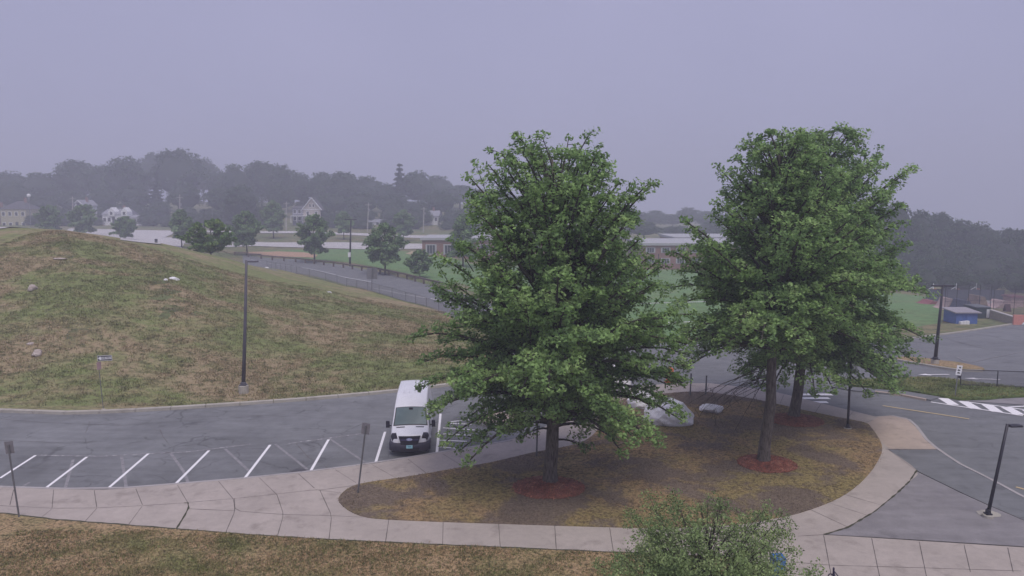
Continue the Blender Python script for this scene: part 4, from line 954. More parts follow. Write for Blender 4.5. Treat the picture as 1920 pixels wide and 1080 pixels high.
signpost('parking_sign', 'grey sign back on a post at the far left, standing on the front lawn edge', 36, 970, 15, 834, KH, [(.33, .47, 2.72, (0, .05), M['sign_back'], 0)], .035, 'grey parking signs seen from behind')
signpost('pavement_post', 'slim grey post mostly hidden behind the lower leaves of the left oak', 1006, 856, 1008, 790, KH, [], .04, cat='post')
signpost('pavement_post', 'left one of two slim dark posts on the far pavement between the oaks', 1294, 742, 1296, 700, KH, [], .05, cat='post')
signpost('pavement_post', 'right one of two slim dark posts on the far pavement between the oaks', 1323, 741, 1325, 704, KH, [], .05, cat='post')
t, dx, H = signpost('road_sign', 'pair of pale road signs seen from behind by the chain link fence', 697, 544, 698, 501, 0, [(.75, 1.5, 2.2, (-.32, 0), M['galv'], .25), (.75, 1.5, 2.2, (.36, .1), M['galv'], -.3)], .05)
# one way sign
t, dx, H = signpost('one_way_sign', 'black and white one way arrow sign on a thin post at the hill foot', 194, 770, 183, 668, .03, [], .022, metal=M['metal_grey'])
def sign_face(parent, W_, H_, loc, rot, bg, items, edge=M['white_paint']):
    p = MB().box((0, 0, 0), (W_, .006, H_)).build('sign_panel', edge, parent); p.location = loc; p.rotation_euler = rot
    MB().box((0, -.005, 0), (W_ - .04, .003, H_ - .04)).build('face', bg, p)
    for nm, verts, mat in items:
        mesh_obj(nm, [(x, -.008, z) for x, z in verts], [tuple(range(len(verts)))], mat, p)
    return p
def text_on(parent, s, size, loc, mat, name='lettering', bold=0.0, sx=1.0):
    cu = bpy.data.curves.new('t', 'FONT'); cu.body = s; cu.size = size; cu.align_x = 'CENTER'; cu.align_y = 'CENTER'; cu.offset = bold
    me = bpy.data.meshes.new_from_object(bpy.data.objects.new('t', cu)); me.materials.append(mat)
    me.transform(Matrix.Translation(loc) @ Matrix.Rotation(R(90), 4, 'X') @ Matrix.Scale(sx, 4, (1, 0, 0))); return link(bpy.data.objects.new(name, me), parent)
arrow_ = [(-.40, 0), (-.25, .115), (-.22, .07), (.38, .07), (.38, -.07), (-.22, -.07), (-.25, -.115)]
p = sign_face(t, .84, .31, (dx + .42, -.03, H - .1), (0, R(-3), 0), M['black_paint'], [('arrow', arrow_, M['white_paint'])])
text_on(p, 'ONE WAY', .12, (.08, -.011, 0), M['black_paint'], bold=.004, sx=1.0)
pm = simple('red_sign', (.45, .3, .3, 1), .5); q = MB().box((0, 0, 0), (.3, .006, .45)).build('lower_sign_panel', pm, t); q.location = (dx * .82 + .03, -.02, H - .55); q.rotation_euler = (0, 0, R(74))
MB().lathe((0, 0, 0), [(.14, 0), (.13, .08), (.06, .12)], 9).build('footing', M['granite'], t)
# white notice sign on the verge
t, dx, H = signpost('notice_sign', 'small white sign with dark writing on a post on the right grass verge', 1791, 741, 1798, 685, .16, [], .035, metal=M['galv'])
p = sign_face(t, .34, .62, (dx, -.05, H - .3), (0, R(7), 0), M['white_paint'], [])
for k, (w_, x_, zz) in enumerate(((.12, .03, .17), (.15, -.01, 0), (.17, 0, -.17))): MB().box((x_, -.012, zz), (w_, .004, .07)).box((x_ - .02, -.013, zz + .03), (w_ * .5, .004, .05)).build('dark_marking', M['black_paint'], p)
MB().lathe((.18, 0, H - .8), [(.02, 0), (.09, .02), (.09, .14), (.03, .17)], 8).build('lock_box', M['black_paint'], t)
# ---- fences ------------------------------------------------------------------
def linkmat(name, a, c, sc=9):
    m = bpy.data.materials.new(name); m.use_nodes = True; nt = m.node_tree; b = nt.nodes['Principled BSDF']; b.inputs['Base Color'].default_value = c; b.inputs['Roughness'].default_value = .6
    tcn = nt.nodes.new('ShaderNodeTexCoord'); ws = []
    for s in (1, -1):
        mp = nt.nodes.new('ShaderNodeMapping'); mp.inputs['Rotation'].default_value = (0, R(45) * s, R(0)); nt.links.new(tcn.outputs['UV'], mp.inputs['Vector'])
        mp.inputs['Rotation'].default_value = (0, 0, R(45) * s)
        w = nt.nodes.new('ShaderNodeTexWave'); w.inputs['Scale'].default_value = sc; nt.links.new(mp.outputs[0], w.inputs['Vector'])
        g = nt.nodes.new('ShaderNodeMath'); g.operation = 'GREATER_THAN'; g.inputs[1].default_value = 1 - a; nt.links.new(w.outputs['Fac'], g.inputs[0]); ws.append(g)
    mxx = nt.nodes.new('ShaderNodeMath'); mxx.operation = 'MAXIMUM'; nt.links.new(ws[0].outputs[0], mxx.inputs[0]); nt.links.new(ws[1].outputs[0], mxx.inputs[1])
    nt.links.new(mxx.outputs[0], b.inputs['Alpha']); return m
M['chain'] = linkmat('chain', .09, (.33, .33, .36, 1)); M['chain_dark'] = linkmat('chain_dark', .07, (.12, .12, .15, 1), 5)
def fence(name, label, pts, h, step, mat, wire, rails=(1.0,), pr=.035, rr=.025, zoff=0, group=None, solid=None):
    P = resample([Vector((p[0], p[1])) for p in pts], step); o0 = P[0]; z0 = TZ(o0.x, o0.y) + zoff
    t = thing(name, label, 'fence', (o0.x, o0.y, z0), 0, group)
    L = [Vector((p.x - o0.x, p.y - o0.y, TZ(p.x, p.y) + zoff - z0)) for p in P]
    for q in L: MB().tube([q - Vector((0, 0, .1)), q + Vector((0, 0, h))], pr, 6).build('post', mat, t)
    for k in rails: MB().tube([q + Vector((0, 0, h * k)) for q in L], rr, 5).build('rail', mat, t)
    if wire is not None:
        v = []; uv = []; s = 0
        for i, q in enumerate(L):
            if i: s += (q - L[i - 1]).length
            v += [q + Vector((0, 0, .05)), q + Vector((0, 0, h - .02))]; uv.append(s)
        o = mesh_obj('mesh_panel' if solid is None else 'screen', v, [(2 * i, 2 * i + 2, 2 * i + 3, 2 * i + 1) for i in range(len(L) - 1)], wire, t)
        ul = o.data.uv_layers.new(name='UVMap'); k = 0
        for i in range(len(L) - 1):
            for (a, b) in ((uv[i], 0), (uv[i + 1], 0), (uv[i + 1], h), (uv[i], h)): ul.data[k].uv = (a, b); k += 1
    return t
fence('chain_link_fence', 'long low chain link fence between the grass hill and the road behind it', GXY([(470, 496), (500, 502), (560, 515), (620, 529), (700, 548), (760, 565), (800, 577), (850, 598), (890, 616)]), 1.15, 3.4, M['galv'], M['chain'])
fence('rail_fence', 'low pipe rail fence with thin mesh on the right grass verge', GXY([(1800, 727), (1845, 729), (1897, 730), (1950, 733)]), 1.05, 2.2, M['metal_dark'], M['chain_dark'], (1.0, .05), zoff=.16)
# wooden guard rail
gp = [Vector((p[0], p[1])) for p in GXY([(440, 479), (480, 484), (560, 492), (640, 502), (700, 511), (760, 523), (800, 534), (830, 541)])]
P = resample(gp, 3.6); t = thing('guard_rail', 'long dark wooden guard rail between the road and the green field', 'guard rail', (P[0].x, P[0].y, 0))
for a, b in zip(P, P[1:]):
    A = Vector((a.x - P[0].x, a.y - P[0].y, TZ(a.x, a.y))); B = Vector((b.x - P[0].x, b.y - P[0].y, TZ(b.x, b.y)))
    MB().box(A + Vector((0, 0, .35)), (.28, .28, .8)).build('post', M['wood'], t); d = B - A
    mb = MB(); mb.box(((A + B) / 2) + Vector((0, 0, .8)), (d.length * .99, .24, .24), math.atan2(d.y, d.x)); mb.build('beam', M['wood'], t)
# ---- boulders ------------------------------------------------------------------
def rock(name, label, c, size, seed, mat, rz=0, sink=.2, flat=.0, cuts=9, sub=3, group=None, tilt=0):
    bm = bmesh.new(); bmesh.ops.create_icosphere(bm, subdivisions=sub + 1, radius=1); rg = random.Random(seed)
    pl = []
    for _ in range(cuts):
        n = Vector((rg.gauss(0, 1), rg.gauss(0, 1), rg.gauss(.2, .8))).normalized(); pl.append((n, rg.uniform(.62, .88)))
    ph = [rg.uniform(0, 6) for _ in range(6)]
    for v in bm.verts:
        for n, d in pl:
            k = v.co.dot(n)
            if k > d: v.co -= n * (k - d) * .93
        p = v.co; v.co = p * (1 + .035 * math.sin(p.x * 5 + ph[0]) * math.sin(p.y * 6 + ph[1]) + .02 * math.sin(p.z * 13 + ph[2] + p.x * 9) + .012 * math.sin(p.y * 23 + ph[3]) + rg.uniform(-.008, .008))
    for v in bm.verts: v.co = Vector((v.co.x * size[0], v.co.y * size[1], (v.co.z + 1 - sink * 2) * size[2]))
    me = bpy.data.meshes.new(name); bm.to_mesh(me); bm.free(); me.materials.append(mat); o = link(bpy.data.objects.new(name, me))
    o.location = c; o.rotation_euler = (0, R(tilt), rz); return tag(o, label, 'rock', group)
c = G(1262, 797, .15); rock('boulder', 'large white-grey boulder on the lawn island right of the left oak', c + Vector((-.1, .7, .14)), (1.62, 1.15, .95), 5, M['rock'], R(-12), .26)
c = G(1338, 775, .15); rock('boulder', 'low flat white boulder right of the largest one', c + Vector((0, .4, .12)), (.72, .55, .34), 8, M['rock'], .2, .25)
c = G(1152, 748, .15); rock('boulder', 'tall pale boulder half hidden behind the left oak', c + Vector((0, .6, .1)), (1.15, .9, 1.25), 12, M['rock'], .5, .2)
c = G(1105, 752, .15); rock('boulder', 'smaller pale rock behind the left oak beside the tall boulder', c + Vector((0, .5, .1)), (.9, .7, .6), 14, M['rock'], 1.1, .22)
c = G(1205, 765, .15); rock('boulder', 'pale rock touching the left side of the largest boulder behind oak leaves', c + Vector((0, .5, .1)), (.95, .8, .62), 17, M['rock'], 2.1, .25)
def hrock(label, px, py, wpx, hpx, seed, mat, group=None):
    c = G(px, py); s = wpx / 2 / 1400 * c.y; rock('hill_rock', label, c, (s, s * .8, hpx / 1400 * c.y * .55), seed, mat, seed * .1, .42, cuts=8, sub=2, group=group)
hrock('rounded brown and white rock in the green tuft on the left of the hill', 70, 665, 28, 17, 21, M['rock_brown'])
hrock('flat pale stone just above the rounded rock on the left of the hill', 57, 645, 18, 7, 22, M['rock_brown'])
hrock('sloping pale outcrop near the left side of the upper hill', 62, 543, 28, 16, 23, M['rock_brown'])
hrock('white flat outcrop in the brown grass at the middle of the upper hill', 326, 524, 26, 8, 24, M['rock'])
hrock('small white stone at the left end of the upper white outcrop', 311, 526, 10, 6, 25, M['rock'])
hrock('dark flat outcrop near the hill crest on the left', 113, 485, 28, 4, 26, M['rock_brown'])
hrock('white stone alone on the right flank of the hill below the fence', 617, 549, 12, 5, 27, M['rock'])
hrock('white stone near the chain link fence at the hill crest', 500, 503, 9, 4, 28, M['rock'])
# ---- bottom right: bicycle, bench, blue bin, cone ----------------------------------
bp_ = AT(1550, 1075, 22.0); gz = KH
def bicycle():
    c = AT(1557, 1078, 21.6); t = thing('parked_bicycle', 'dark bicycle just below the frame, only its handlebar grips showing on the pavement', 'bicycle', (c.x, c.y, gz)); hz = c.z - gz
    bl = simple('bike_black', (.03, .022, .06, 1), .4)
    s = hz / 1.05
    for y in (-.15, -1.2):
        mb = MB(); mb.tube([(0, y + .34 * math.cos(a), .34 + .34 * math.sin(a)) for a in np.linspace(0, 2 * math.pi, 22)], .02, 6, False); w = mb.build('wheel', bl, t)
    mb = MB()
    for a, b in (((0, -.2, .95), (0, -.15, .34)), ((0, -.25, .85), (0, -.85, .82)), ((0, -.25, .8), (0, -.7, .3)), ((0, -.85, .85), (0, -.7, .3)), ((0, -.85, .8), (0, -1.2, .34)), ((0, -.7, .3), (0, -1.2, .34))): mb.tube([a, b], .017, 6)
    mb.build('frame', bl, t); MB().box((0, -.9, .93), (.15, .28, .06)).build('saddle', bl, t, False, .02)
    hb = MB().tube([(-.33, -.28, hz), (-.2, -.2, hz - .03), (0, -.2, hz - .05), (.2, -.2, hz - .03), (.33, -.28, hz)], .015, 6).tube([(0, -.2, .93), (0, -.2, hz + .02)], .03, 8).build('handlebar', bl, t)
    MB().tube([(-.33, -.22, hz + .05), (-.34, -.34, hz - .02)], .055, 8).build('grip', bl, hb); MB().tube([(.30, -.26, hz), (.38, -.34, hz)], .035, 8).build('grip', bl, hb)
    MB().box((.1, -.2, hz - .01), (.12, .1, .06)).build('bell', M['galv'], hb)
bicycle()
c = AT(1680, 1080, 21.5); t = thing('park_bench', 'dark bench at the very bottom edge, only the top of its back visible', 'bench', (c.x + .15, c.y, gz)); bl = simple('bench_dark', (.035, .03, .06, 1), .5)
hz = min(c.z - gz - .01, 1.2); MB().box((0, -.02, hz - .1), (1.0, .04, .18)).build('backrest', bl, t); MB().box((0, -.32, .44), (1.0, .4, .05)).build('seat', bl, t)
for x in (-.42, .42): MB().box((x, -.02, hz / 2 - .1), (.05, .05, hz - .2)).box((x, -.48, .21), (.05, .05, .42)).build('leg', bl, t)
c = G(1457, 1082, KH); t = thing('recycling_bin', 'blue bin on the pavement, a sliver seen through the small tree at the bottom', 'bin', (c.x, c.y, KH)); bb = simple('bin_blue', (.05, .16, .42, 1), .5)
MB().box((0, 0, .33), (.34, .34, .66), 0, 1.15).build('bin_body', bb, t, False, .02); MB().box((0, 0, .69), (.42, .42, .06), 0, .9).build('lid', bb, t, False, .01)
c = G(1256, 716, .05); t = thing('traffic_drum', 'orange traffic barrel on the road, glimpsed through the right side of the left oak', 'traffic barrel', c); og = simple('orange', (.75, .16, .05, 1), .6)
b_ = MB().lathe((0, 0, 0), [(.36, 0), (.36, .06), (.27, .08), (.26, .4), (.24, .42), (.23, .95), (.12, 1.0), (.1, 1.05)], 14).build('drum', og, t, True)
MB().lathe((0, 0, .5), [(.252, 0), (.25, .14)], 14).build('reflective_band', M['white_paint'], t)
c = AT(293, 458, 172); c.z = TZ(c.x, c.y); t = thing('litter_bin', 'small black bin beyond the hill crest in front of the pale far car park', 'bin', c)
MB().lathe((0, 0, 0), [(.3, 0), (.33, 1.1), (.3, 1.15)], 10).build('bin_body', M['black_paint'], t); MB().lathe((0, 0, 1.15), [(.34, 0), (.3, .1), (.1, .15)], 10).build('lid', M['black_paint'], t)
# ---- buildings -------------------------------------------------------------------
def house(name, label, pxc, pyb, wpx, eave_py, ridge_py, Y, wall, roof, trim=M['white_paint'], gable=False, storeys=2, depth=9, nwin=4, door=True, hip=False, chimney=True, rz=0, cat='house', zdrop=1.5, porch=False):
    c = AT(pxc, pyb, Y); w = wpx / 1400 * Y; hE = AT(pxc, eave_py, Y).z - c.z; hR = AT(pxc, ridge_py, Y).z - c.z
    t = thing(name, label, cat, (c.x, c.y, c.z), rz)
    D = depth; mb = MB().box((0, D / 2, (hE - zdrop) / 2), (w, D, hE + zdrop)); wl = mb.build('wall', wall, t)
    o = .35; mb = MB()
    if hip: v = [(-w/2-o, -o, hE), (w/2+o, -o, hE), (w/2+o, D+o, hE), (-w/2-o, D+o, hE), (-w*.12, D/2, hR), (w*.12, D/2, hR)]; f = [(0, 1, 5, 4), (1, 2, 5), (2, 3, 4, 5), (3, 0, 4), (3, 2, 1, 0)]
    elif gable:
        v = [(-w/2-o, -o, hE-.1), (0, -o, hR), (w/2+o, -o, hE-.1), (-w/2-o, D+o, hE-.1), (0, D+o, hR), (w/2+o, D+o, hE-.1)]; f = [(0, 1, 4, 3), (1, 2, 5, 4), (0, 3, 5, 2)]
        v += [(-w/2-o, -o, hE+.12), (0, -o, hR+.25), (w/2+o, -o, hE+.12), (-w/2-o, D+o, hE+.12), (0, D+o, hR+.25), (w/2+o, D+o, hE+.12)]; f += [(6, 7, 10, 9), (7, 8, 11, 10), (0, 6, 7, 1), (1, 7, 8, 2)]
    else: v = [(-w/2-o, -o, hE), (w/2+o, -o, hE), (w/2+o, D+o, hE), (-w/2-o, D+o, hE), (-w/2-o, D/2, hR), (w/2+o, D/2, hR)]; f = [(0, 1, 5, 4), (2, 3, 4, 5), (0, 4, 3), (1, 2, 5), (3, 2, 1, 0)]
    mb.add(v, f); rf = mb.build('roof', roof, t)
    if gable:
        mb = MB(); mb.add([(-w/2, -.02, hE), (w/2, -.02, hE), (0, -.02, hR-.15)], [(0, 1, 2)]); mb.build('gable_wall', wall, t)
        mb = MB(); mb.tube([(-w/2-o, -o-.05, hE), (0, -o-.05, hR+.1)], .16, 5).tube([(w/2+o, -o-.05, hE), (0, -o-.05, hR+.1)], .16, 5); mb.build('barge_board', trim, rf)
    if chimney: MB().box((w * .2, D * .5, hR + .3), (.7, .7, 1.8)).build('chimney', M['brick'], rf)
    sh = hE / storeys
    for s in range(storeys):
        for k in range(nwin):
            x = -w / 2 + w * (k + .5) / nwin; z = sh * (s + .55)
            if door and s == 0 and k == nwin // 2:
                d_ = MB().box((x, -.04, sh * .4), (1.0, .08, sh * .78)).build('door', M['glass_dark'], t); continue
            fr = MB().box((x, -.04, z), (1.25, .08, 1.55)).build('window', trim, t); MB().box((x, -.09, z), (.95, .03, 1.25)).build('pane', M['glass_dark'], fr)
    if gable:
        fr = MB().box((0, -.06, hE + (hR - hE) * .33), (1.6, .08, 1.5)).build('window', trim, t); MB().box((0, -.11, hE + (hR - hE) * .33), (1.2, .03, 1.15)).build('pane', M['glass_dark'], fr)
    if porch:
        mb = MB().box((0, -1.2, sh * .95), (w * 1.02, 2.2, .2))
        for k in range(5): mb.box((-w / 2 + w * k / 4, -2.1, sh * .45), (.18, .18, sh * .95))
        mb.build('porch', trim, t)
    return t
yel = simple('siding_yellow', (.46, .43, .3, 1), .8, .06, 2); whi = simple('siding_white', (.74, .74, .76, 1), .8, .05, 2); gry = simple('siding_grey', (.2, .2, .26, 1), .8, .06, 2); blu = simple('siding_tan', (.5, .45, .42, 1), .8, .06, 2)
rfd = simple('roof_dark', (.09, .085, .1, 1), .9, .15, 2); rfg = simple('roof_grey', (.28, .28, .32, 1), .9, .1, 2); rfw = simple('roof_white', (.42, .42, .44, 1), .7, .05, 1)
house('yellow_house', 'pale yellow two-storey house with a hipped roof at the far left behind the hill', 27, 432, 48, 392, 377, 262, yel, rfd, nwin=4, hip=True)
house('yellow_house', 'edge of a pink and yellow house cut by the left frame edge', -16, 432, 30, 398, 386, 262, simple('siding_pink', (.5, .36, .36, 1), .8), rfd, nwin=2, hip=True)
house('white_house', 'small white house with a grey roof half behind a round bush', 148, 402, 17, 386, 376, 268, whi, rfg, nwin=2, gable=True, door=False)
house('white_house', 'white house with two tall dormers seen over the hill crest', 214, 424, 42, 402, 392, 262, whi, rfg, nwin=5, storeys=1)
tt = [o for o in S.objects if o.get('label', '').startswith('white house with two tall')][0]
for px_ in (210, 234):
    q = AT(px_, 400, 262) - tt.location; mb = MB(); mb.add([(q.x - 1.1, -.5, q.z - 1), (q.x + 1.1, -.5, q.z - 1), (q.x + 1.1, -.5, q.z + .6), (q.x, -.5, q.z + 2.1), (q.x - 1.1, -.5, q.z + .6), (q.x - 1.1, 3, q.z - 1), (q.x + 1.1, 3, q.z - 1), (q.x + 1.1, 3, q.z + .6), (q.x, 3, q.z + 2.1), (q.x - 1.1, 3, q.z + .6)], [(0, 1, 2, 3, 4), (4, 3, 8, 9), (3, 2, 7, 8), (0, 4, 9, 5), (1, 6, 7, 2)])
    dm = mb.build('dormer', whi, tt); MB().box((q.x, -.54, q.z), (.8, .05, 1.0)).build('pane', M['glass_dark'], dm)
house('white_house', 'low white building right of the dormered house', 253, 423, 26, 408, 403, 262, whi, rfg, nwin=3, storeys=1, chimney=False)
house('gabled_house', 'grey house with a white-trimmed front gable and porch in the haze', 571, 417, 44, 391, 386, 270, gry, rfd, nwin=5, porch=True)
gh = [o for o in S.objects if o.name.startswith('gabled_house')][0]
mb = MB(); x0 = 3.1; v = [(x0 - 3.1, -1.2, 0), (x0 + 3.1, -1.2, 0), (x0 + 3.1, -1.2, 4.9), (x0 - 3.1, -1.2, 4.9), (x0, -1.2, 8.6)]
mb.add(v, [(0, 1, 2, 3), (3, 2, 4)]); gw = mb.build('front_gable', blu, gh); MB().add([(v[3][0] - .5, -1.6, 4.4), (x0, -1.6, 8.8), (x0, 5, 8.8), (v[3][0] - .5, 5, 4.4), (v[2][0] + .5, -1.6, 4.4), (v[2][0] + .5, 5, 4.4)], [(0, 1, 2, 3), (1, 4, 5, 2)]).build('gable_roof', rfd, gh)
MB().tube([(v[3][0] - .5, -1.65, 4.4), (x0, -1.65, 8.8)], .17, 5).tube([(v[2][0] + .5, -1.65, 4.4), (x0, -1.65, 8.8)], .17, 5).box((x0, -1.25, 4.7), (6.4, .1, .25)).build('barge_board', M['white_paint'], gh)
for x in (-.6, .6): fr = MB().box((x0 + x, -1.25, 6.0), (.8, .08, 1.3)).build('window', M['white_paint'], gh); MB().box((x0 + x, -1.3, 6.0), (.55, .03, 1.0)).build('pane', M['glass_dark'], fr)
for x in (-1.5, 1.5): fr = MB().box((x0 + x, -1.25, 3.2), (1.1, .08, 1.7)).build('window', M['white_paint'], gh); MB().box((x0 + x, -1.3, 3.2), (.8, .03, 1.4)).build('pane', M['glass_dark'], fr)
house('white_house', 'large white house with a sloping roof in the haze right of the utility poles', 804, 432, 36, 405, 395, 275, whi, rfg, nwin=4, gable=False)
house('white_shed', 'small white building behind the tall field lamp in the haze', 643, 416, 18, 409, 405, 275, whi, rfg, nwin=2, storeys=1, chimney=False, door=False)
house('white_shed', 'low white building just right of the leaning utility pole', 702, 425, 24, 416, 411, 275, whi, rfg, nwin=2, storeys=1, chimney=False, door=False)
def flatbuilding(name, label, px0, px1, pyt_, pyb, Y, D, wins, rows, fascia, upper=None):
    a = AT(px0, pyb, Y); b = AT(px1, pyb, Y); w = b.x - a.x; h = AT(px0, pyt_, Y).z - a.z
    t = thing(name, label, 'school building', (a.x, Y, a.z)); MB().box((w / 2, D / 2, h / 2 - .5), (w, D, h + 1)).build('wall', M['brick'], t)
    MB().box((w / 2, D / 2, h + .25), (w + .8, D + .8, .55)).build('roof', fascia, t)
    sh = h / rows
    for r_ in range(rows):
        for k in range(wins):
            x = w * (k + .5) / wins; fr = MB().box((x, -.05, sh * (r_ + .55)), (w / wins * .62, .1, sh * .5)).build('window', rfw, t)
            for q in (-.25, 0, .25): MB().box((x + q * w / wins * .62, -.11, sh * (r_ + .55)), (w / wins * .13, .03, sh * .4)).build('pane', M['glass_dark'], fr)
    return t
flatbuilding('school_building', 'long red brick school block with a pale flat roof between the two oaks', 1205, 1460, 460, 500, 168, 22, 9, 2, rfw)
flatbuilding('school_building', 'upper brick block rising behind the long school roof between the oaks', 1265, 1500, 448, 480, 194, 20, 7, 2, rfw)
flatbuilding('school_building', 'low red brick building with a pale roof left of the large oak', 792, 925, 450, 489, 170, 16, 4, 1, rfw)
flatbuilding('school_building', 'brick wing hidden behind the large oak crown', 960, 1160, 448, 498, 176, 18, 7, 2, rfw)
c = AT(918, 430, 200); t = thing('storage_tank', 'white domed roof glimpsed at the left edge of the large oak crown', 'tank', (c.x, c.y, TZ(c.x, c.y)))
hz = AT(918, 421, 200).z - TZ(c.x, c.y); MB().lathe((0, 0, 0), [(3.2, 0), (3.2, hz * .75), (3.3, hz * .78)], 20).build('tank_wall', whi, t); MB().lathe((0, 0, hz * .78), [(3.3, 0), (2.6, hz * .14), (1.3, hz * .2), (.1, hz * .22)], 20).build('dome', M['white_paint'], t, True)
# utility poles
ug = 'utility poles in front of the far houses'
for px, pt, pb, lx, lab in ((337, 365, 440, 337, 'pale utility pole above the pale tree on the hill crest'), (688, 438, 438, 691, 'leaning pale utility pole left of the small round tree'), (136, 368, 425, 136, 'thin utility pole left of the small white house'), (793, 388, 440, 795, 'utility pole in front of the large hazy white house'), (900, 393, 440, 901, 'utility pole beside the left edge of the large oak crown'), (536, 378, 430, 537, 'thin utility pole left of the gabled house')):
    if pt == 438: pt = 380
    b = AT(px, pb, 245); tp = AT(lx, pt, 245); t = thing('utility_pole', lab, 'utility pole', b, 0, ug); dx = tp.x - b.x; H = tp.z - b.z
    MB().tube([(0, 0, -2), (dx, 0, H)], [.2, .13], 7).build('pole', M['pole_wood'], t); MB().box((dx * .93, 0, H * .93), (2.0, .12, .14)).build('crossarm', M['pole_wood'], t)
    MB().lathe((dx * .8 + .35, 0, H * .72), [(.05, 0), (.25, .03), (.25, .8), (.05, .85)], 8).build('transformer', M['galv'], t)
c = AT(58, 425, 250); tp = AT(57, 370, 250); t = thing('street_lamp', 'pale round-headed lamp post right of the yellow house', 'street lamp', c); H = tp.z - c.z
MB().tube([(0, 0, -2), (0, 0, H)], .11, 7).build('pole', M['galv'], t); MB().lathe((0, 0, H), [(.3, 0), (.6, .3), (.6, .8), (.2, 1.2)], 10).build('lamp_head', M['white_paint'], t, True)
c = AT(396, 394, 255); e = NT('signal_glow', .5); e.b.inputs['Emission Color'].default_value = (1, .35, .2, 1); e.b.inputs['Emission Strength'].default_value = 6; b0 = TZ(c.x, c.y)
t = thing('traffic_signal', 'small lit red traffic light in the haze above the big bush', 'traffic light', (c.x, c.y, b0)); MB().tube([(.3, 0, -1), (.3, 0, c.z - b0 + .8)], .1, 6).build('pole', M['metal_grey'], t)
MB().box((0, 0, c.z - b0 - .1), (.5, .4, 1.3)).build('signal_housing', M['black_paint'], t); MB().lathe((0, 0, 0), [(.02, -.02), (.22, 0), (.15, .1)], 10).build('lit_lens', e.m, t); o = t.children[-1]; o.location = (0, -.22, c.z - b0 + .1); o.rotation_euler = (R(90), 0, 0)
# ---- skate park and shed, right --------------------------------------------------
def flatz(px, py): return G(px, py)
blue = NT('shed_blue', .7); blue.col(blue.ramp(blue.noise(1.2, 4), [(.3, (.05, .11, .33, 1)), (.7, (.075, .15, .40, 1))])); blue = blue.m
a = G(1792, 608); b = G(1832, 608); Y = a.y; w = b.x - a.x; t = thing('blue_shed', 'blue wooden shed with a grey lean-to roof behind the right car park', 'shed', (a.x, Y, a.z), R(0))
h0 = AT(1800, 587, Y).z - a.z; h1 = h0 * 1.12; D = 2.7
mb = MB(); mb.add([(0, 0, 0), (w, 0, 0), (w, D, 0), (0, D, 0), (0, 0, h0), (w, 0, h0), (w, D, h1), (0, D, h1)], [(3, 2, 1, 0), (0, 1, 5, 4), (1, 2, 6, 5), (2, 3, 7, 6), (3, 0, 4, 7), (4, 5, 6, 7)]); mb.build('wall', blue, t)
mb = MB(); mb.add([(-.3, -.3, h0), (w + .3, -.3, h0), (w + .3, D + .3, h1 + .05), (-.3, D + .3, h1 + .05), (-.3, -.3, h0 + .12), (w + .3, -.3, h0 + .12), (w + .3, D + .3, h1 + .17), (-.3, D + .3, h1 + .17)], [(0, 1, 5, 4), (1, 2, 6, 5), (2, 3, 7, 6), (3, 0, 4, 7), (4, 5, 6, 7), (3, 2, 1, 0)]); mb.build('roof', simple('roof_felt', (.3, .28, .31, 1), .9), t)
for x in (w * .33,): MB().box((x, -.02, h0 / 2), (.05, .05, h0)).build('corner_trim', blue, t)
dd = MB().box((w * .72, -.03, h0 * .42), (1.2, .05, h0 * .82)).build('door', blue, t)
c = G(1804, 608); t = thing('stacked_white_crates', 'low stack of white boxes in front of the blue shed', 'boxes', (c.x, c.y - .4, c.z))
for k in range(3): MB().box((-.38 + k * .38, 0, .22 + .02 * k), (.35, .4, .42 + .04 * k)).build('box', M['white_paint'], t, False, .02)
a = G(1832, 598); Y = a.y + .5; a = AT(1830, 600, Y); w = AT(1856, 600, Y).x - a.x; z0 = TZ(a.x, Y); h = AT(1830, 577, Y).z - z0
t = thing('storage_container', 'dark green-black storage container with a white end panel right of the blue shed', 'container', (a.x, Y, z0)); MB().box((w / 2, 1.5, h / 2), (w, 3, h)).build('container_body', simple('container_dark', (.025, .045, .05, 1), .6), t)
MB().box((w * .82, -.03, h * .45), (w * .2, .05, h * .8)).build('white_panel', M['white_paint'], t); MB().box((w / 2, 1.5, h + .05), (w + .1, 3.1, .1)).build('container_roof', simple('container_top', (.12, .13, .15, 1)), t)
scr = simple('wind_screen', (.085, .095, .13, 1), .9, .1, .6)
fence('screened_fence', 'long dark grey wind-screened court fence in front of the wooded slope', [(AT(1736, 560, 122).x, 122), (AT(1882, 560, 122).x, 122)], AT(1800, 543, 122).z - TZ(AT(1800, 560, 122).x, 122), 3.5, M['metal_dark'], scr, (1.0, .02), pr=.05, solid=True)
fence('tall_mesh_fence', 'tall dark chain link fence around the skate ramps behind the blue shed', [(AT(1771, 580, 99).x, 99), (AT(1860, 580, 101).x, 101)], 4.2, 1.9, M['metal_dark'], M['chain_dark'], (1.0, .5, .02), pr=.04)
fence('tall_mesh_fence', 'chain link fence over the beige wall at the right frame edge', [(AT(1862, 580, 101).x, 101), (AT(1990, 580, 98).x, 98)], 3.6, 2.4, M['metal_dark'], M['chain_dark'], (1.0, .5, .02), pr=.04)
hg = 'white basketball boards above the court fence'
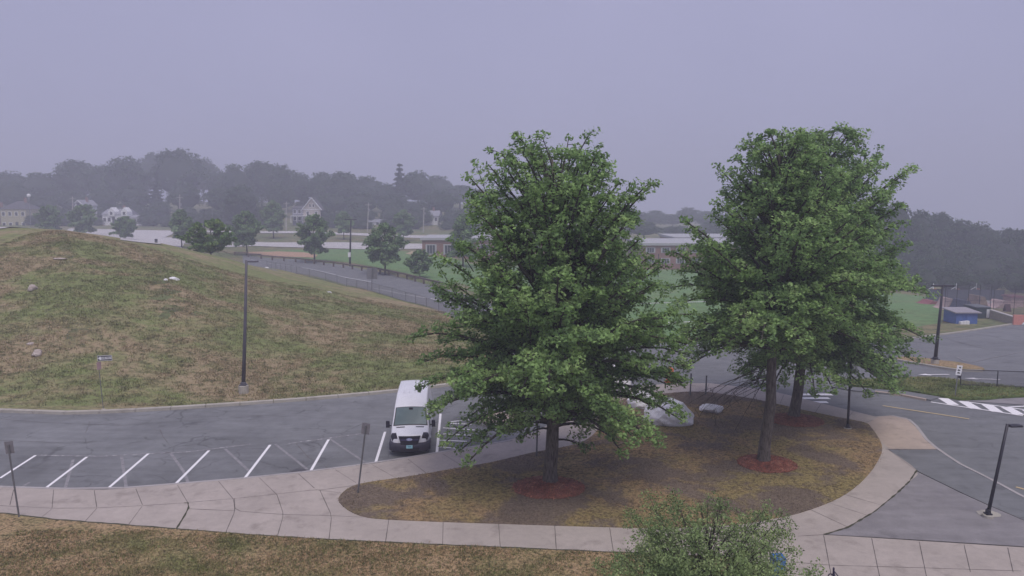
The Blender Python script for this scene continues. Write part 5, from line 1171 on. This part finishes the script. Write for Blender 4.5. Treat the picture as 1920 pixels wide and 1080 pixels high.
for px, lab in ((1750, 'leftmost white basketball board above the grey court fence'), (1793, 'middle white basketball board above the grey court fence'), (1831, 'right white basketball board above the grey court fence')):
    Y = 130; c = AT(px, 538, Y); z0 = TZ(c.x, Y); t = thing('basketball_hoop', lab, 'basketball hoop', (c.x, Y, z0), R(58), hg); H = c.z - z0
    MB().tube([(0, .9, 0), (0, .9, H - .6), (0, .1, H)], .08, 6).build('pole', M['white_paint'], t); MB().box((0, 0, H), (1.7, .06, 1.1)).build('backboard', M['white_paint'], t)
    MB().tube([(.22 * math.cos(a_), -.3 + .22 * math.sin(a_), H - .35) for a_ in np.linspace(0, 6.28, 12)], .02, 4, False).build('rim', og, t)
pinkw = simple('ramp_pink', (.46, .33, .32, 1), .8, .2, 1.5); pale = simple('ramp_pale', (.5, .47, .45, 1), .8, .15, 1.5); beige = simple('wall_beige', (.36, .31, .25, 1), .9, .12, 1.2)
def ramp_(label, px, py, wpx, hpx, Y, mat, rz=0, group='skate ramps behind the mesh fence'):
    c = AT(px, py, Y); z0 = TZ(c.x, Y); c.z = max(c.z, z0); w = wpx / 1400 * Y; h = AT(px, py - hpx, Y).z - z0; t = thing('skate_ramp', label, 'skate ramp', (c.x, Y, z0), rz, group)
    n = 10; v = []; 
    for yy in (0, 3.0):
        v.append((-w / 2, yy, 0))
        for k in range(n + 1): u = k / n; v.append((-w / 2 + w * .42 * u, yy, h * (1 - math.sqrt(max(0, 1 - u * u))) if False else h * u * u))
        for k in range(n + 1): u = 1 - k / n; v.append((w / 2 - w * .42 * u, yy, h * u ** .5 if False else h * u * u * 0 + h * (1 - (1 - u) ** 2)))
    m = len(v) // 2; f = [tuple(range(m - 1, -1, -1)), tuple(m + k for k in range(m))] + [(k, k + 1, m + k + 1, m + k) for k in range(m - 1)]
    MB().add(v, f).build('ramp_surface', mat, t); MB().tube([(-w * .08, .05, h + .02), (w * .08, .05, h + .02)], .05, 6).build('coping', M['galv'], t); return t
ramp_('wide pink quarter pipe behind the blue shed', 1786, 577, 34, 16, 108, pinkw); ramp_('dark-blue-sided ramp directly right of the lamp pole behind the shed', 1812, 578, 30, 14, 104, simple('ramp_navy', (.05, .06, .12, 1), .7))
ramp_('tall brown arched ramp behind the dark container', 1841, 578, 26, 22, 106, simple('ramp_brown', (.3, .22, .17, 1), .8, .3, 2)); ramp_('broad pale pink ramp near the right frame edge', 1885, 578, 46, 13, 110, pinkw); ramp_('low pale ramp right of the tall brown one', 1862, 576, 24, 10, 112, pale)
ramp_('low red-topped ramp left of the shed behind the oak', 1752, 570, 36, 5, 116, simple('ramp_red', (.25, .08, .09, 1), .7))
Y = 97; a = AT(1858, 592, Y); b = AT(1901, 600, Y - 6); z0 = TZ(a.x, Y)
t = thing('low_wall', 'low beige concrete wall right of the dark container', 'wall', (a.x, Y, z0)); L = math.hypot(b.x - a.x, 6); an = math.atan2(-6, b.x - a.x)
MB().box((L / 2 * math.cos(an), L / 2 * math.sin(an), .55), (L, .3, 1.15), an).build('wall_panel', beige, t); MB().box((L / 2 * math.cos(an), L / 2 * math.sin(an), 1.17), (L + .1, .42, .1), an).build('coping', pale, t)
c0 = AT(1901, 600, 90.5); z0 = TZ(c0.x, 90.5); t = thing('painted_wall', 'wall painted in coral, white and blue shapes at the right frame edge', 'wall', (c0.x, 90.5, z0), R(-10)); h = 1.25
MB().box((3, .16, h / 2), (6, .3, h)).build('wall_panel', simple('coral', (.62, .25, .2, 1), .7), t)
for nm, vv, mm in (('painted_triangle', [(.9, .1), (1.9, .1), (1.5, 1.0)], M['white_paint']), ('painted_stripe', [(1.3, 1.2), (1.6, 1.2), (2.5, .3), (2.1, .2)], simple('paint_red', (.4, .03, .04, 1))), ('painted_base', [(.5, .02), (5.8, .02), (5.8, .2), (2.0, .25)], simple('paint_teal', (.08, .2, .25, 1)))):
    mesh_obj(nm, [(x, -.012 if nm != 'painted_stripe' else -.018, z) for x, z in vv], [tuple(range(len(vv)))], mm, t)
Y = 112; c = AT(1908, 565, Y); z0 = TZ(c.x, Y); t = thing('ramp_hut', 'small pinkish hut with a dark red roof at the right frame edge', 'hut', (c.x, Y, z0)); h = AT(1908, 558, Y).z - z0; w = 20 / 1400 * Y * 1.2
MB().box((0, 1, h / 2), (w, 2, h)).build('wall', pinkw, t); MB().box((0, 1, h + .12), (w + .5, 2.5, .25), 0, .9).build('roof', simple('hut_roof', (.16, .06, .07, 1)), t)
c = G(1888, 584); t = thing('sandwich_board', 'small dark red folding board standing before the pale pink ramp', 'sign', (c.x, c.y, c.z + 1.2 - 1.2)); 
for s in (-1, 1): o = MB().box((0, 0, 0), (.75, .04, 1.1)).build('board', simple('board_dark', (.07, .02, .03, 1)), t); o.location = (0, s * .2, .53); o.rotation_euler = (R(18) * s, 0, 0)
# utility pole / goal post on the field near the school
c = G(1234, 520); t = thing('field_pole', 'thin dark pole standing on the field between the oaks in front of the brick school', 'pole', c); MB().tube([(0, 0, 0), (0, 0, 4.6)], [.1, .08], 6).build('pole', M['metal_dark'], t); MB().lathe((0, 0, 4.6), [(.12, 0), (.12, .1), (.02, .16)], 6).build('cap', M['metal_dark'], t)
# ---- haze -------------------------------------------------------------------------
hz = MB().box((0, 330, 14), (1900, 1000, 100)); hm = bpy.data.materials.new('haze'); hm.use_nodes = True; n_ = hm.node_tree; n_.nodes.clear()
pv = n_.nodes.new('ShaderNodeVolumePrincipled'); pv.inputs['Color'].default_value = (.79, .81, .95, 1); pv.inputs['Density'].default_value = .0019; pv.inputs['Anisotropy'].default_value = 0.0
mo = n_.nodes.new('ShaderNodeOutputMaterial'); n_.links.new(pv.outputs[0], mo.inputs['Volume'])
o = hz.build('haze', hm); tag(o, kind='stuff')
